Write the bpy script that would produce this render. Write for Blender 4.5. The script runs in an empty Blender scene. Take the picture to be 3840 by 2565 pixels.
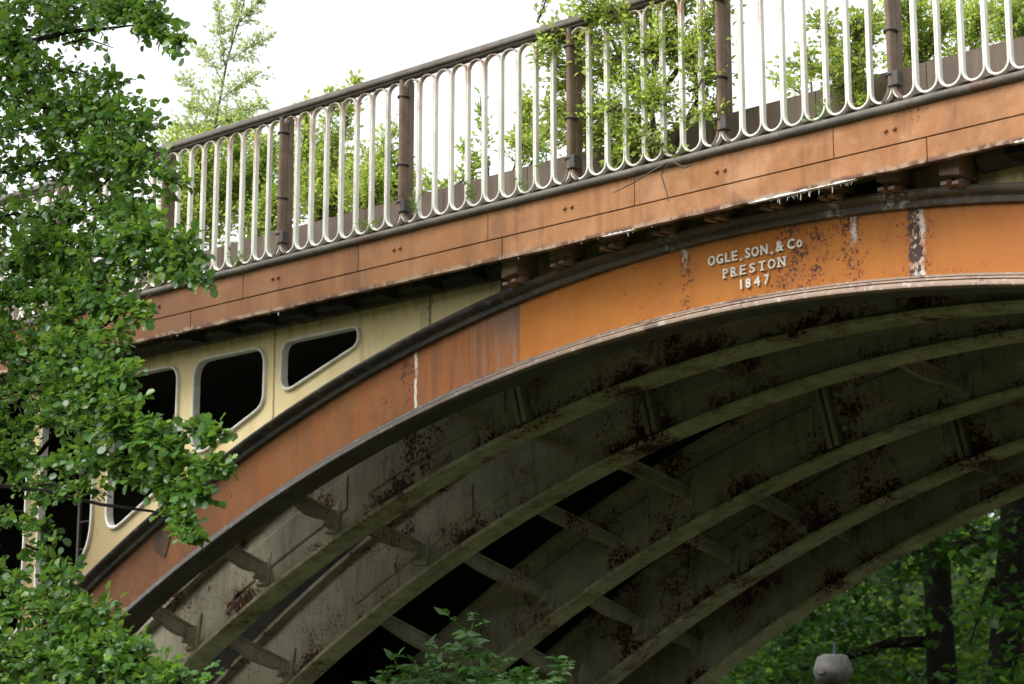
import bpy, math, random
import numpy as np
from mathutils import Vector, Matrix
random.seed(7)
rng = np.random.RandomState(11)
C = bpy.context.scene.collection
SC = bpy.context.scene
EYE = 1.6                       # camera height above the ground
def V(*a): return Vector(a)

# ------------------------------------------------------------------ camera
PITCH, YAW, F = 0.225087, 0.851908, 8285.8      # F in pixels of a 3840 wide frame
fh = np.array([-math.cos(YAW), math.sin(YAW), 0.0])
W = math.cos(PITCH)*fh + np.array([0, 0, math.sin(PITCH)])
R = np.array([math.sin(YAW), math.cos(YAW), 0.0])
U = np.cross(R, W)
cam_d = bpy.data.cameras.new('camera'); cam = bpy.data.objects.new('camera', cam_d); C.objects.link(cam)
cam_d.sensor_width = 36.0; cam_d.lens = F/3840*36.0; cam_d.clip_start = 0.1; cam_d.clip_end = 2000
cam.matrix_world = Matrix(((R[0], U[0], -W[0], 0), (R[1], U[1], -W[1], 0), (R[2], U[2], -W[2], EYE), (0, 0, 0, 1)))
SC.camera = cam
cam_d.dof.use_dof = True; cam_d.dof.focus_distance = 16.0; cam_d.dof.aperture_fstop = 3.2
def at(px, py, y):
    """world point at depth y (metres beyond the camera, square to the bridge) of a measured position, 2347 px wide"""
    px *= 1.6362; py *= 1.6362
    d = (px-1920)*R + (1282.5-py)*U + F*W
    d = d*(y/d[1])
    return np.array([d[0], d[1], d[2]+EYE])

# ------------------------------------------------------------------ object helpers
def tag(o, label=None, cat=None, group=None, kind=None):
    if label: o['label'] = label
    if cat: o['category'] = cat
    if group: o['group'] = group
    if kind: o['kind'] = kind
    return o
def empty(name, loc=(0, 0, 0)):
    o = bpy.data.objects.new(name, None); o.empty_display_size = 0.2; o.location = loc; C.objects.link(o); return o
class MB:
    def __init__(s): s.v = []; s.f = []; s.lev = {}; s.u = {}
    def add(s, vs, fs):
        n = len(s.v); s.v += [tuple(v) for v in vs]; s.f += [tuple(i+n for i in f) for f in fs]
    def box(s, x0, x1, y0, y1, z0, z1):
        s.add([(x0,y0,z0),(x1,y0,z0),(x1,y1,z0),(x0,y1,z0),(x0,y0,z1),(x1,y0,z1),(x1,y1,z1),(x0,y1,z1)],
              [(0,3,2,1),(4,5,6,7),(0,1,5,4),(1,2,6,5),(2,3,7,6),(3,0,4,7)])
    def prism(s, poly, axis, a0, a1):
        """poly: 2-D outline; extruded along axis between a0 and a1"""
        def P(p, a): return {0:(a,p[0],p[1]), 1:(p[0],a,p[1]), 2:(p[0],p[1],a)}[axis]
        n = len(poly)
        s.add([P(p,a0) for p in poly]+[P(p,a1) for p in poly],
              [tuple(range(n))[::-1], tuple(range(n,2*n))]+[(i,(i+1)%n,n+(i+1)%n,n+i) for i in range(n)])
    def loft(s, rings, cap=True, closed=True):
        n = len(rings[0]); b = len(s.v)
        for r in rings: s.v += [tuple(p) for p in r]
        m = n if closed else n-1
        for k in range(len(rings)-1):
            for i in range(m):
                j = (i+1) % n
                s.f.append((b+k*n+i, b+k*n+j, b+(k+1)*n+j, b+(k+1)*n+i))
        if cap and closed:
            s.f.append(tuple(b+i for i in range(n))[::-1]); e = b+(len(rings)-1)*n; s.f.append(tuple(e+i for i in range(n)))
    def tube(s, pts, rad, sides=6):
        pts = [np.array(p, float) for p in pts]; rings = []
        for i, p in enumerate(pts):
            t = pts[min(i+1, len(pts)-1)]-pts[max(i-1, 0)]; t = t/(np.linalg.norm(t)+1e-9)
            a = np.cross(t, [0.31, 0.17, 0.93]); a /= np.linalg.norm(a)+1e-9; b = np.cross(t, a)
            r = rad[i] if hasattr(rad, '__len__') else rad
            rings.append([p+r*(math.cos(2*math.pi*k/sides)*a+math.sin(2*math.pi*k/sides)*b) for k in range(sides)])
        s.loft(rings)
    def build(s, name, mat, parent=None, org=None, smooth=False, bevel=0, loc=None):
        me = bpy.data.meshes.new(name)
        if org is None: org = ROOT.get(parent.name, (0,0,0)) if parent else (0,0,0)
        me.from_pydata([(v[0]-org[0], v[1]-org[1], v[2]-org[2]) for v in s.v], [], s.f)
        me.materials.append(mat); me.update()
        import bmesh
        bm = bmesh.new(); bm.from_mesh(me); bmesh.ops.recalc_face_normals(bm, faces=bm.faces); bm.to_mesh(me); bm.free()
        if s.lev:
            at_ = me.attributes.new('lev', 'FLOAT', 'POINT')
            at_.data.foreach_set('value', [1+s.lev.get(i, .3) for i in range(len(s.v))])
        if s.u:
            at_ = me.attributes.new('along', 'FLOAT', 'POINT'); at_.data.foreach_set('value', [s.u.get(i, 0) for i in range(len(s.v))])
        o = bpy.data.objects.new(name, me); C.objects.link(o)
        if smooth:
            for p in me.polygons: p.use_smooth = True
            me.set_sharp_from_angle(angle=math.radians(40))
        if bevel:
            m = o.modifiers.new('edge', 'BEVEL'); m.width = bevel; m.segments = 2; m.limit_method = 'ANGLE'; m.harden_normals = False
        if parent: o.parent = parent; ROOT[o.name] = org
        if loc is not None: o.location = loc
        return o
ROOT = {}
def root(name, loc, *a, **k):
    o = empty(name, loc); ROOT[o.name] = tuple(loc); tag(o, *a, **k); return o

# ------------------------------------------------------------------ material helpers
class G:
    def __init__(s, name):
        s.m = bpy.data.materials.new(name); s.m.use_nodes = True; s.t = s.m.node_tree
        s.t.nodes.clear(); s.out = s.n('ShaderNodeOutputMaterial')
        g = s.n('ShaderNodeNewGeometry'); s.pos = g.outputs['Position']; s.isl = g.outputs['Random Per Island']; s.geo = g
        sx = s.n('ShaderNodeSeparateXYZ'); s.l(s.pos, sx.inputs[0]); s.x, s.y, s.z = sx.outputs
    def n(s, t, **k):
        n = s.t.nodes.new(t)
        for a, b in k.items(): setattr(n, a, b)
        return n
    def l(s, a, b): s.t.links.new(a, b)
    def put(s, v, sock):
        if isinstance(v, bpy.types.NodeSocket): s.l(v, sock)
        elif hasattr(v, '__len__') and len(v) == 3 and sock.type == 'RGBA': sock.default_value = (*v, 1)
        else: sock.default_value = v
    def math(s, op, a, b=0.0, clamp=False):
        n = s.n('ShaderNodeMath', operation=op, use_clamp=clamp); s.put(a, n.inputs[0]); s.put(b, n.inputs[1]); return n.outputs[0]
    def mix(s, f, a, b, mode='MIX'):
        n = s.n('ShaderNodeMix', data_type='RGBA', blend_type=mode); s.put(f, n.inputs[0]); s.put(a, n.inputs[6]); s.put(b, n.inputs[7]); return n.outputs[2]
    def noise(s, scale, detail=4, rough=0.55, dist=0.0, off=0.0, stretch=(1,1,1)):
        v = s.n('ShaderNodeVectorMath', operation='MULTIPLY_ADD'); s.l(s.pos, v.inputs[0]); v.inputs[1].default_value = stretch; v.inputs[2].default_value = (off, off*1.7, off*.6)
        n = s.n('ShaderNodeTexNoise'); s.l(v.outputs[0], n.inputs['Vector']); n.inputs['Scale'].default_value = scale
        n.inputs['Detail'].default_value = detail; n.inputs['Roughness'].default_value = rough; n.inputs['Distortion'].default_value = dist
        return n.outputs['Fac']
    def ss(s, v, a, b, lo=0.0, hi=1.0):
        n = s.n('ShaderNodeMapRange', interpolation_type='SMOOTHSTEP'); s.put(v, n.inputs[0])
        n.inputs[1].default_value = a; n.inputs[2].default_value = b; n.inputs[3].default_value = lo; n.inputs[4].default_value = hi
        return n.outputs[0]
    def near(s, v, c, w, soft):
        """1 where |v-c| < w"""
        return s.ss(s.math('ABSOLUTE', s.math('SUBTRACT', v, c)), w, w+soft, 1.0, 0.0)
    def mul(s, *a):
        r = a[0]
        for b in a[1:]: r = s.math('MULTIPLY', r, b)
        return r
    def bump(s, h, strength=0.3, dist=0.01):
        b = s.n('ShaderNodeBump'); s.put(h, b.inputs['Height']); b.inputs['Strength'].default_value = strength; b.inputs['Distance'].default_value = dist
        return b.outputs[0]
    def principled(s, col, rough=0.6, normal=None, spec=0.4, metal=0.0):
        p = s.n('ShaderNodeBsdfPrincipled'); s.put(col, p.inputs['Base Color']); s.put(rough, p.inputs['Roughness'])
        p.inputs['Specular IOR Level'].default_value = spec; p.inputs['Metallic'].default_value = metal
        if normal is not None: s.l(normal, p.inputs['Normal'])
        return p.outputs[0]
    def done(s, sh): s.l(sh, s.out.inputs[0]); return s.m

def rust_mask(g, lo=.55, hi=.62, big=1.3, fine=22, off=0.0):
    a = g.noise(big, 5, .6, off=off); b = g.noise(fine, 6, .7, off=off+3)
    return g.ss(g.math('ADD', g.math('MULTIPLY', a, .62), g.math('MULTIPLY', b, .38)), lo, hi)
def streaks(g, fine=9, lo=.5, hi=.75, off=0.0, zst=.06):
    return g.ss(g.noise(fine, 5, .65, off=off, stretch=(1, .4, zst)), lo, hi)

def mat_fascia():
    g = G('terracotta_paint')
    c = g.mix(g.ss(g.noise(1.1, 4, .6), .3, .7), (.325,.142,.054), (.41,.20,.088))
    c = g.mix(g.math('MULTIPLY', g.ss(g.noise(7, 6, .7, off=2), .45, .75), .5), c, (.48,.245,.115))
    c = g.mix(g.math('MULTIPLY', streaks(g, 5, .50, .72), .7), c, (.135,.06,.03)); c = g.mix(g.mul(g.ss(g.noise(2.2, 5, .65, off=9, stretch=(1,1,.35)), .52, .72), .6), c, (.18,.08,.034))
    c = g.mix(g.ss(g.x, -15.8, -9.8, .9, 0.0), c, (.15,.064,.027))  # tree shade painted in: the fascia darkens towards the left
    fz = g.mul(g.near(g.x, -7.0, .12, .5), g.ss(g.z, EYE+4.50, EYE+4.56))
    r = g.ss(g.math('ADD', g.math('ADD', g.mul(g.noise(4, 4, .6, off=1), .4), g.mul(g.noise(34, 5, .7, off=2), .6)), g.mul(fz, .07)), .645, .675)
    c = g.mix(g.mul(g.ss(g.noise(30, 5, .7, off=2, stretch=(1,1,.12)), .60, .72), fz, .8), c, (.16,.06,.05)); c = g.mix(r, c, (.10,.045,.03))
    c = g.mix(g.mul(g.ss(g.noise(1.5, 6, .65, off=41), .50, .68), g.ss(g.x, -13.5, -9, .2, .75)), c, (.50,.27,.14))
    c = g.mix(g.mul(g.ss(g.noise(2.6, 6, .72, off=43, stretch=(1,1,.6)), .54, .66), .55), c, (.20,.10,.05))
    e = g.ss(g.math('ADD', g.z, g.math('MULTIPLY', g.noise(14, 5, .7, stretch=(1,1,.5)), .055)), EYE+4.425, EYE+4.392)
    c = g.mix(g.math('MULTIPLY', e, .85), c, g.mix(g.ss(g.noise(9, 4, .6, off=7), .42, .58), (.10,.055,.045), (.36,.27,.19)))
    h = g.noise(60, 4, .7)
    return g.done(g.principled(c, .68, g.bump(g.math('SUBTRACT', h, g.math('MULTIPLY', r, .4)), .5, .004), .22))
def mat_arch():
    g = G('orange_arch_paint')
    n1 = g.ss(g.noise(1.6, 5, .6), .3, .7)
    orange = g.mix(n1, (.42,.14,.021), (.48,.178,.032))
    orange = g.mix(g.mul(g.ss(g.noise(11, 5, .7, off=5), .5, .8), .5), orange, (.36,.095,.014))
    orange = g.mix(g.ss(g.x, -8.0, -6.2, 0, .55), orange, (.37,.125,.036))
    st = streaks(g, 13, .42, .62, 1, .05); st2 = streaks(g, 24, .48, .66, 9, .04)
    mid = g.mix(st, (.31,.108,.027), (.205,.08,.034)); mid = g.mix(g.mul(st2, .5), mid, (.24,.125,.09))
    top = g.ss(g.math('ADD', g.z, g.math('MULTIPLY', g.noise(6, 4, .6, stretch=(1,1,.1)), .5)), EYE+3.9, EYE+4.3)
    nearj = g.ss(g.x, -11.5, -10.95)
    mid = g.mix(g.mul(nearj, st2, .8), mid, (.31,.19,.15))
    mid = g.mix(g.mul(top, nearj, .8), mid, (.13,.10,.08))
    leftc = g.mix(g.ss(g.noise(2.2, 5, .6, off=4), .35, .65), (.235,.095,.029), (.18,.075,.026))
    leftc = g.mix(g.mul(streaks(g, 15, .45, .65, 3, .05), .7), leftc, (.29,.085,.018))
    leftc = g.mix(g.ss(g.x, -13.2, -15.5), leftc, g.mix(n1, (.135,.056,.021), (.10,.043,.018)))  # browner paint at the far left, darkened further for tree shade
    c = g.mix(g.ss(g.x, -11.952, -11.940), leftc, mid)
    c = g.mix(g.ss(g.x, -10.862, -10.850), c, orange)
    c = g.mix(g.mul(g.ss(g.noise(3.2, 6, .7, off=31), .46, .72), .38), c, (.33,.13,.045))
    c = g.mix(g.mul(streaks(g, 6, .5, .72, 33, .05), .30), c, (.27,.10,.035))
    c = g.mix(g.mul(g.ss(g.noise(55, 4, .7, off=35), .5, .75), .22), c, (.56,.30,.12))
    at_ = g.n('ShaderNodeAttribute'); at_.attribute_name = 'lev'
    c = g.mix(g.mul(g.ss(g.math('ADD', at_.outputs['Fac'], g.mul(g.noise(9, 5, .7, off=37, stretch=(1,1,.3)), .16)), 1.50, 1.60), .6), c, (.10,.055,.03))
    # grime running down from the upper moulding
    lev_noise = g.noise(8, 5, .65, off=8, stretch=(1,1,.25))
    # rust fields: right of the lettering and along the joints
    f1 = g.mul(g.near(g.x, -8.28, .14, .30), g.ss(g.x, -9.2, -8.4))
    f2 = g.math('MAXIMUM', g.near(g.x, -7.36, .04, .16), g.math('MAXIMUM', g.near(g.x, -9.27, .01, .10), g.near(g.x, -7.84, .02, .16)))
    f3 = g.mul(g.near(g.x, -12.06, .04, .14), .9)
    field = g.math('MAXIMUM', g.math('MAXIMUM', f1, f2), f3)
    base = g.ss(g.noise(.9, 3, .5, off=12), .45, .75, 0, .5)
    rn = g.math('ADD', g.mul(g.noise(7, 4, .6, off=6), .38), g.mul(g.noise(46, 5, .7, off=2), .62))
    r = g.ss(g.math('ADD', rn, g.mul(g.math('MAXIMUM', field, base), .10)), .625, .65)
    c = g.mix(g.mul(g.ss(g.math('ADD', rn, g.mul(field, .10)), .55, .65), .45), c, (.32,.09,.025))
    c = g.mix(r, c, g.mix(g.noise(70, 3, .6), (.055,.03,.028), (.14,.06,.035)))
    # white lime runs
    wob = g.mul(g.math('SUBTRACT', g.noise(7, 4, .6, stretch=(.3,.3,1)), .5), .12)
    xw = g.math('ADD', g.x, wob)
    lime = g.math('MAXIMUM', g.near(xw, -7.33, .030, .035), g.math('MAXIMUM', g.mul(g.near(xw, -7.84, .008, .03), g.ss(g.z, EYE+3.98, EYE+4.12)), g.mul(g.near(xw, -9.27, .006, .025), g.ss(g.z, EYE+4.05, EYE+4.16))))
    lime = g.mul(lime, g.ss(g.noise(26, 6, .75, off=3, stretch=(1,1,.5)), .40, .56))
    lime2 = g.mul(g.near(g.math('ADD', g.x, g.mul(wob, .45)), -11.962, .008, .012), g.ss(g.noise(20, 4, .6, stretch=(.5,.5,.4)), .3, .45))
    lime = g.math('MAXIMUM', lime, lime2)
    c = g.mix(lime, c, (.66,.62,.55))
    blk = g.ss(g.math('ADD', g.mul(g.near(xw, -7.345, .03, .09), g.near(g.z, EYE+3.865, .03, .09)), g.mul(g.noise(42, 6, .8, off=21), 1.3)), 1.46, 1.58)
    blk = g.math('MAXIMUM', blk, g.ss(g.math('ADD', g.mul(g.near(g.x, -7.36, .02, .10), .5), g.noise(26, 6, .75, off=14)), .93, 1.0))
    c = g.mix(blk, c, (.075,.042,.034))
    h = g.math('ADD', g.noise(45, 5, .7), g.math('ADD', g.mul(r, -.8), g.mul(lime, .8)))
    return g.done(g.principled(c, g.mix(r, (.6,.6,.6), (.9,.9,.9)), g.bump(h, .35, .004), .2))
def mat_cream():
    g = G('cream_paint')
    c = g.mix(g.ss(g.noise(1.3, 4, .6), .3, .7), (.68,.54,.26), (.75,.62,.335))
    c = g.mix(g.mul(g.ss(g.noise(5, 5, .7, off=3, stretch=(1,1,.3)), .45, .8), .5), c, (.52,.39,.17))
    c = g.mix(g.mul(streaks(g, 7, .55, .75, 5, .05), .55), c, (.22,.15,.08))
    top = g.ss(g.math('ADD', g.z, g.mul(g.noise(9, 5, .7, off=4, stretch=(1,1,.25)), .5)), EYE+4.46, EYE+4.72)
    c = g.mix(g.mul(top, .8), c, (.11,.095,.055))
    c = g.mix(g.mul(g.ss(g.x, -14.6, -16.2), g.ss(g.z, EYE+4.1, EYE+3.2), .88), c, (.22,.16,.065))  # alder shade painted into the cream, low at the left end
    r = rust_mask(g, .60, .63, 2.2, 26, 5); c = g.mix(r, c, (.22,.085,.03))
    for xx in (-13.66, -11.84):
        c = g.mix(g.mul(g.near(g.math('ADD', g.x, g.mul(g.math('SUBTRACT', g.noise(12, 3, .6), .5), .02)), xx, .006, .012), .8), c, (.22,.11,.05) if xx < -13 else (.06,.05,.035))
    cr = g.ss(g.x, -11.2, -10.4); c = g.mix(g.mul(cr, g.ss(g.noise(6, 5, .7, off=11), .35, .6), .5), c, (.16,.13,.06))
    return g.done(g.principled(c, .6, g.bump(g.noise(50, 4, .7), .3, .004), .35))
def mat_rim():
    g = G('white_rim_paint')
    c = g.mix(g.ss(g.noise(6, 5, .7), .35, .75), (.74,.72,.66), (.50,.45,.36))
    c = g.mix(rust_mask(g, .60, .66, 1.2, 14, 3), c, (.20,.085,.04))
    return g.done(g.principled(c, .55, None, .4))
def mat_grime(name, a, b, deposit=(.32,.31,.29), amt=.5, rustc=(.12,.06,.035)):
    g = G(name)
    c = g.mix(g.ss(g.noise(3, 5, .65), .35, .65), a, b)
    c = g.mix(g.mul(g.ss(g.noise(16, 6, .75, off=2, stretch=(1,.6,1.3)), .52, .72), amt), c, deposit)
    c = g.mix(g.mul(rust_mask(g, .54, .60, 2.0, 20, 6), .8), c, rustc)
    return g.done(g.principled(c, .65, g.bump(g.noise(40, 5, .7), .5, .006), .35))
def mat_upper():
    g = G('grimy_moulding')
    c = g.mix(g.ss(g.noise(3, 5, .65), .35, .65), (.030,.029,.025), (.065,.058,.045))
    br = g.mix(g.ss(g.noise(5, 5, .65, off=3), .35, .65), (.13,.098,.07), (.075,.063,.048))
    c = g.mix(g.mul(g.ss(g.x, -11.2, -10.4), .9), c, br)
    c = g.mix(g.mul(g.ss(g.noise(16, 6, .75, off=2, stretch=(1,.6,1.3)), .52, .72), .5), c, (.30,.29,.27))
    c = g.mix(g.mul(rust_mask(g, .55, .60, 2.0, 24, 6), .8), c, (.06,.03,.02))
    lm = g.mul(g.math('MAXIMUM', g.near(g.x, -7.45, .03, .18), g.math('MAXIMUM', g.near(g.x, -7.95, .01, .12), g.near(g.x, -9.35, .01, .1))), g.ss(g.noise(18, 6, .75, off=9), .47, .60))
    c = g.mix(g.mul(lm, .8), c, (.50,.49,.42))
    return g.done(g.principled(c, .6, g.bump(g.noise(40, 5, .7), .5, .006), .4))
def mat_lower_mould():
    g = G('brown_moulding')
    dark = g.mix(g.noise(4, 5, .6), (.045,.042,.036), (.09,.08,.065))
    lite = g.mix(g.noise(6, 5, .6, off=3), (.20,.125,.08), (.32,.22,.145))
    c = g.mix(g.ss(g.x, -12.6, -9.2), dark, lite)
    c = g.mix(g.mul(g.ss(g.noise(18, 6, .75, off=5), .53, .68), g.ss(g.x, -12.5, -7.5, .25, .8)), c, (.56,.52,.46))
    c = g.mix(g.mul(rust_mask(g, .53, .58, 3, 24, 8), .9), c, (.09,.05,.035))
    return g.done(g.principled(c, .5, g.bump(g.noise(40, 5, .7), .4, .005), .45))
def mat_under(name='underside_paint', flange=False):
    g = G(name)
    if flange: c = g.mix(g.ss(g.noise(1.6, 4, .6), .3, .7), (.55,.54,.33), (.40,.40,.245))  # paler flange colour carries the light bounced up from the ground
    else: c = g.mix(g.ss(g.noise(1.2, 4, .6), .3, .7), (.39,.365,.265), (.275,.26,.18))
    c = g.mix(g.mul(g.ss(g.noise(6, 6, .7, off=2, stretch=(1,1,.5)), .45, .75), .6), c, (.19,.185,.13))
    c = g.mix(g.mul(streaks(g, 8, .5, .7, 3, .08), .5), c, (.13,.12,.08))
    c = g.mix(g.mul(g.ss(g.noise(40, 5, .75, off=8), .56, .66), .5), c, (.12,.11,.075))
    at_ = g.n('ShaderNodeAttribute'); at_.attribute_name = 'lev'; lev = g.math('SUBTRACT', at_.outputs['Fac'], 1.0); has = g.ss(at_.outputs['Fac'], .3, .5)
    big = g.noise(1.9, 5, .62, off=4)
    low = g.mul(g.ss(lev, .16, .0), has, .05) if not flange else -.01
    top = g.mul(g.ss(lev, .50, .64), .02) if not flange else 0.0
    au = g.n('ShaderNodeAttribute'); au.attribute_name = 'along'; ju = g.near(g.math('ABSOLUTE', au.outputs['Fac']), 3.18, .06, .30)
    low = g.math('ADD', low, g.mul(ju, .055))
    rn = g.math('ADD', g.math('ADD', g.mul(big, .55), g.mul(g.noise(30, 6, .75, off=7), .45)), g.math('ADD', low, top))
    c = g.mix(g.mul(g.ss(g.noise(13, 5, .65, off=17, stretch=(1,1,.09)), .54, .70), g.ss(big, .45, .6), .6), c, (.12,.062,.03))
    if flange:
        moss = g.ss(g.noise(2.3, 5, .65, off=6), .50, .62)
        c = g.mix(g.mul(moss, .45), c, (.15,.18,.055))
    c = g.mix(g.mul(g.ss(rn, .500, .59), .6), c, (.16,.09,.05))
    r = g.ss(rn, .559, .594); c = g.mix(r, c, g.mix(g.ss(g.noise(50, 3, .6), .4, .6), (.016,.011,.009), (.085,.036,.018)))
    return g.done(g.principled(c, .7, g.bump(g.math('ADD', g.noise(45, 5, .7), g.mul(r, -.8)), .45, .006), .12))
def _nz(g):
    s = g.n('ShaderNodeSeparateXYZ'); g.l(g.geo.outputs['True Normal'], s.inputs[0]); return s.outputs[2]
G.geo_nz = _nz
def mat_rail_white():
    g = G('flaking_white_paint')
    c = g.mix(g.ss(g.noise(14, 6, .7, stretch=(1,1,.3)), .4, .7), (.82,.80,.72), (.66,.635,.55))
    c = g.mix(g.mul(g.ss(g.noise(45, 5, .75, off=3, stretch=(1,1,.4)), .58, .70), .6), c, (.34,.31,.26))
    tp = g.ss(g.math('ADD', g.z, g.mul(g.noise(6, 3, .6, off=6, stretch=(1,.2,.2)), 1.4)), EYE+6.35, EYE+7.0)
    c = g.mix(g.mul(tp, g.ss(g.noise(22, 4, .7, off=5, stretch=(1,1,.25)), .4, .58)), c, (.40,.17,.075))
    return g.done(g.principled(c, .6, g.bump(g.noise(70, 4, .7), .4, .003), .35))
def mat_plain(name, a, b, scale=6, rough=.7, st=0.0, stc=(.05,.04,.03), spec=.35):
    g = G(name)
    c = g.mix(g.ss(g.noise(scale, 6, .7), .3, .7), a, b)
    if st: c = g.mix(g.mul(streaks(g, 9, .5, .72, 4, .05), st), c, stc)
    return g.done(g.principled(c, rough, g.bump(g.noise(scale*8, 4, .7), .35, .004), spec))
def mat_letter():
    g = G('white_letter_paint')
    c = g.mix(g.ss(g.noise(30, 5, .7), .35, .7), (.80,.77,.68), (.60,.55,.43))
    c = g.mix(g.ss(g.math('ADD', g.noise(60, 5, .75, off=4), g.mul(g.ss(g.x, -8.62, -8.45), g.ss(g.z, EYE+3.95, EYE+3.9), .10)), .62, .68), c, (.20,.10,.05))
    return g.done(g.principled(c, .6, g.bump(g.noise(90, 4, .7), .4, .003), .3))
def mat_leaf(name, dark, light, tint, trans=.4, rough=.38, spec=.5):
    g = G(name)
    r = g.isl
    w = g.n('ShaderNodeTexWhiteNoise', noise_dimensions='1D'); g.l(g.mul(r, 91.7), w.inputs['W'])
    c = g.mix(g.math('ADD', g.mul(r, .6), g.mul(g.ss(g.noise(2.6, 3, .5, off=5), .35, .65), .4)), dark, light)
    c = g.mix(g.ss(w.outputs['Value'], .82, 1.0, 0, .7), c, tint)
    p = g.principled(c, rough, None, spec)
    t = g.n('ShaderNodeBsdfTranslucent'); g.l(g.mix(.5, c, tint), t.inputs[0])
    m = g.n('ShaderNodeMixShader'); m.inputs[0].default_value = trans; g.l(p, m.inputs[1]); g.l(t.outputs[0], m.inputs[2])
    return g.done(m.outputs[0])

M = dict(
    fascia=mat_fascia(), arch=mat_arch(), cream=mat_cream(), rim=mat_rim(), under=mat_under(), uflange=mat_under('mossy_bounce_lit_flange', True), faceflange=mat_grime('dark_flange_paint', (.055,.055,.045), (.095,.09,.07), (.17,.16,.13), .5), lower=mat_lower_mould(), white=mat_rail_white(),
    upper=mat_upper(),
    soffit=mat_grime('damp_soffit', (.16,.14,.07), (.52,.43,.15), (.06,.055,.035), .7, (.05,.03,.02)),
    lip=mat_grime('lip_paint', (.15,.135,.105), (.09,.08,.065), (.25,.24,.22), .5),
    corbel=mat_grime('corbel_paint', (.29,.19,.12), (.17,.115,.075), (.38,.30,.22), .4),
    board=mat_plain('brown_board_paint', (.165,.12,.085), (.20,.15,.11), 3, .6, .5, (.30,.25,.19)),
    post=mat_plain('brown_post_paint', (.13,.085,.055), (.21,.145,.10), 9, .6, .6, (.075,.05,.035)),
    rail=mat_plain('handrail_paint', (.085,.072,.058), (.15,.125,.10), 8, .5, 0),
    iron=mat_plain('dark_iron', (.05,.045,.04), (.10,.085,.07), 12, .6),
    patch=mat_plain('rusty_patch', (.045,.026,.018), (.085,.042,.024), 12, .8),
    dark=mat_plain('dark_deck', (.018,.017,.014), (.035,.032,.025), 3, .9),  # near-black base for the deck, added inner walls and outer corbels
    letter=mat_letter(),
    lime=mat_plain('lime_crust', (.80,.79,.75), (.62,.60,.55), 30, .7),
    stone=mat_plain('dark_stone', (.018,.016,.012), (.036,.032,.025), 2.5, .95, .5, (.010,.009,.007), .05),  # stone is near black all over
    bark=mat_plain('grey_brown_bark', (.055,.045,.033), (.115,.10,.078), 10, .9),
    bark_dark=mat_plain('dark_bark', (.005,.0048,.0035), (.013,.011,.008), 5, .95, spec=.08),  # near-black bark for the alder and the far trunks
    soil=mat_plain('leafy_soil', (.03,.036,.014), (.055,.055,.025), 1.5, .95),
    path=mat_plain('gravel_path', (.20,.18,.15), (.28,.26,.22), 8, .95),
    hill=mat_plain('wooded_bank_soil', (.015,.025,.008), (.03,.042,.014), .5, .95),
    greystone=mat_plain('grey_weathered_cap', (.045,.043,.04), (.10,.096,.09), 7, .8, .5, (.10,.095,.09)),
    wood=mat_plain('brown_post_wood', (.20,.10,.045), (.30,.165,.075), 14, .8, .5, (.09,.045,.02)),
    blue=mat_plain('blue_cord', (.012,.03,.09), (.02,.045,.13), 20, .6),
    alder=mat_leaf('alder_leaf', (.020,.075,.012), (.095,.230,.032), (.25,.40,.04), .40, .35, .5),
    willow=mat_leaf('willow_leaf', (.24,.39,.05), (.42,.57,.10), (.60,.66,.12), .65, .42, .4),
    birch=mat_leaf('birch_leaf', (.36,.50,.15), (.50,.62,.24), (.60,.66,.25), .6, .45, .4),
    elder=mat_leaf('elder_leaf', (.022,.076,.010), (.048,.135,.016), (.095,.21,.025), .33, .42, .4),
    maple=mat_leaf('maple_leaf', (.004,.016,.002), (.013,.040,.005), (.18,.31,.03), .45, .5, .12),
    maple_dark=mat_leaf('shaded_maple_leaf', (.005,.020,.003), (.014,.048,.006), (.08,.19,.016), .38, .5, .12),  # canopy shade is put into the leaf colour of the near crowns
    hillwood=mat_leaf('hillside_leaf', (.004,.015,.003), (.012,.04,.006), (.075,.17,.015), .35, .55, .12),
    weed=mat_leaf('weed_leaf', (.08,.18,.03), (.15,.28,.045), (.25,.36,.05), .45, .45, .4),
)

# ------------------------------------------------------------------ bridge geometry
CX, CZ, RR, ASP = -8.792, -40.2882+EYE, 24.0312, 0.545271     # the arch of the near face, measured
def za(u, lev=0.0): return CZ+math.sqrt((RR+lev*ASP)**2-u*u)/ASP
Y0 = 12.5
RIB_DY = [0.0, 0.8085, 1.8585, 3.4169, 4.6048, 5.5275]
SK = 0.49855                                                  # the bridge is skewed: each rib lies further along
def us(a, b, n=90): return [a+(b-a)*i/n for i in range(n+1)]
def sweep(mb, prof, ul, tx=0.0):
    b = len(mb.v)
    mb.loft([[(CX+tx+u, y, za(u, l)) for (y, l) in prof] for u in ul])
    for i in range(len(ul)*len(prof)): mb.lev[b+i] = prof[i % len(prof)][1]; mb.u[b+i] = ul[i//len(prof)]
UA = 10.6
ZD, ZF0, ZFJ, ZF1 = EYE+4.46, EYE+4.352, EYE+4.522, EYE+4.752  # soffit, fascia bottom, fascia joint, fascia top
XL, XR = -24.0, 6.0
YF = 12.14

bridge = root('iron_bridge', (CX, 15.5, 0), 'old rusty orange cast iron arch bridge with cream pierced spandrels and raised white lettering', 'bridge')
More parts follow.
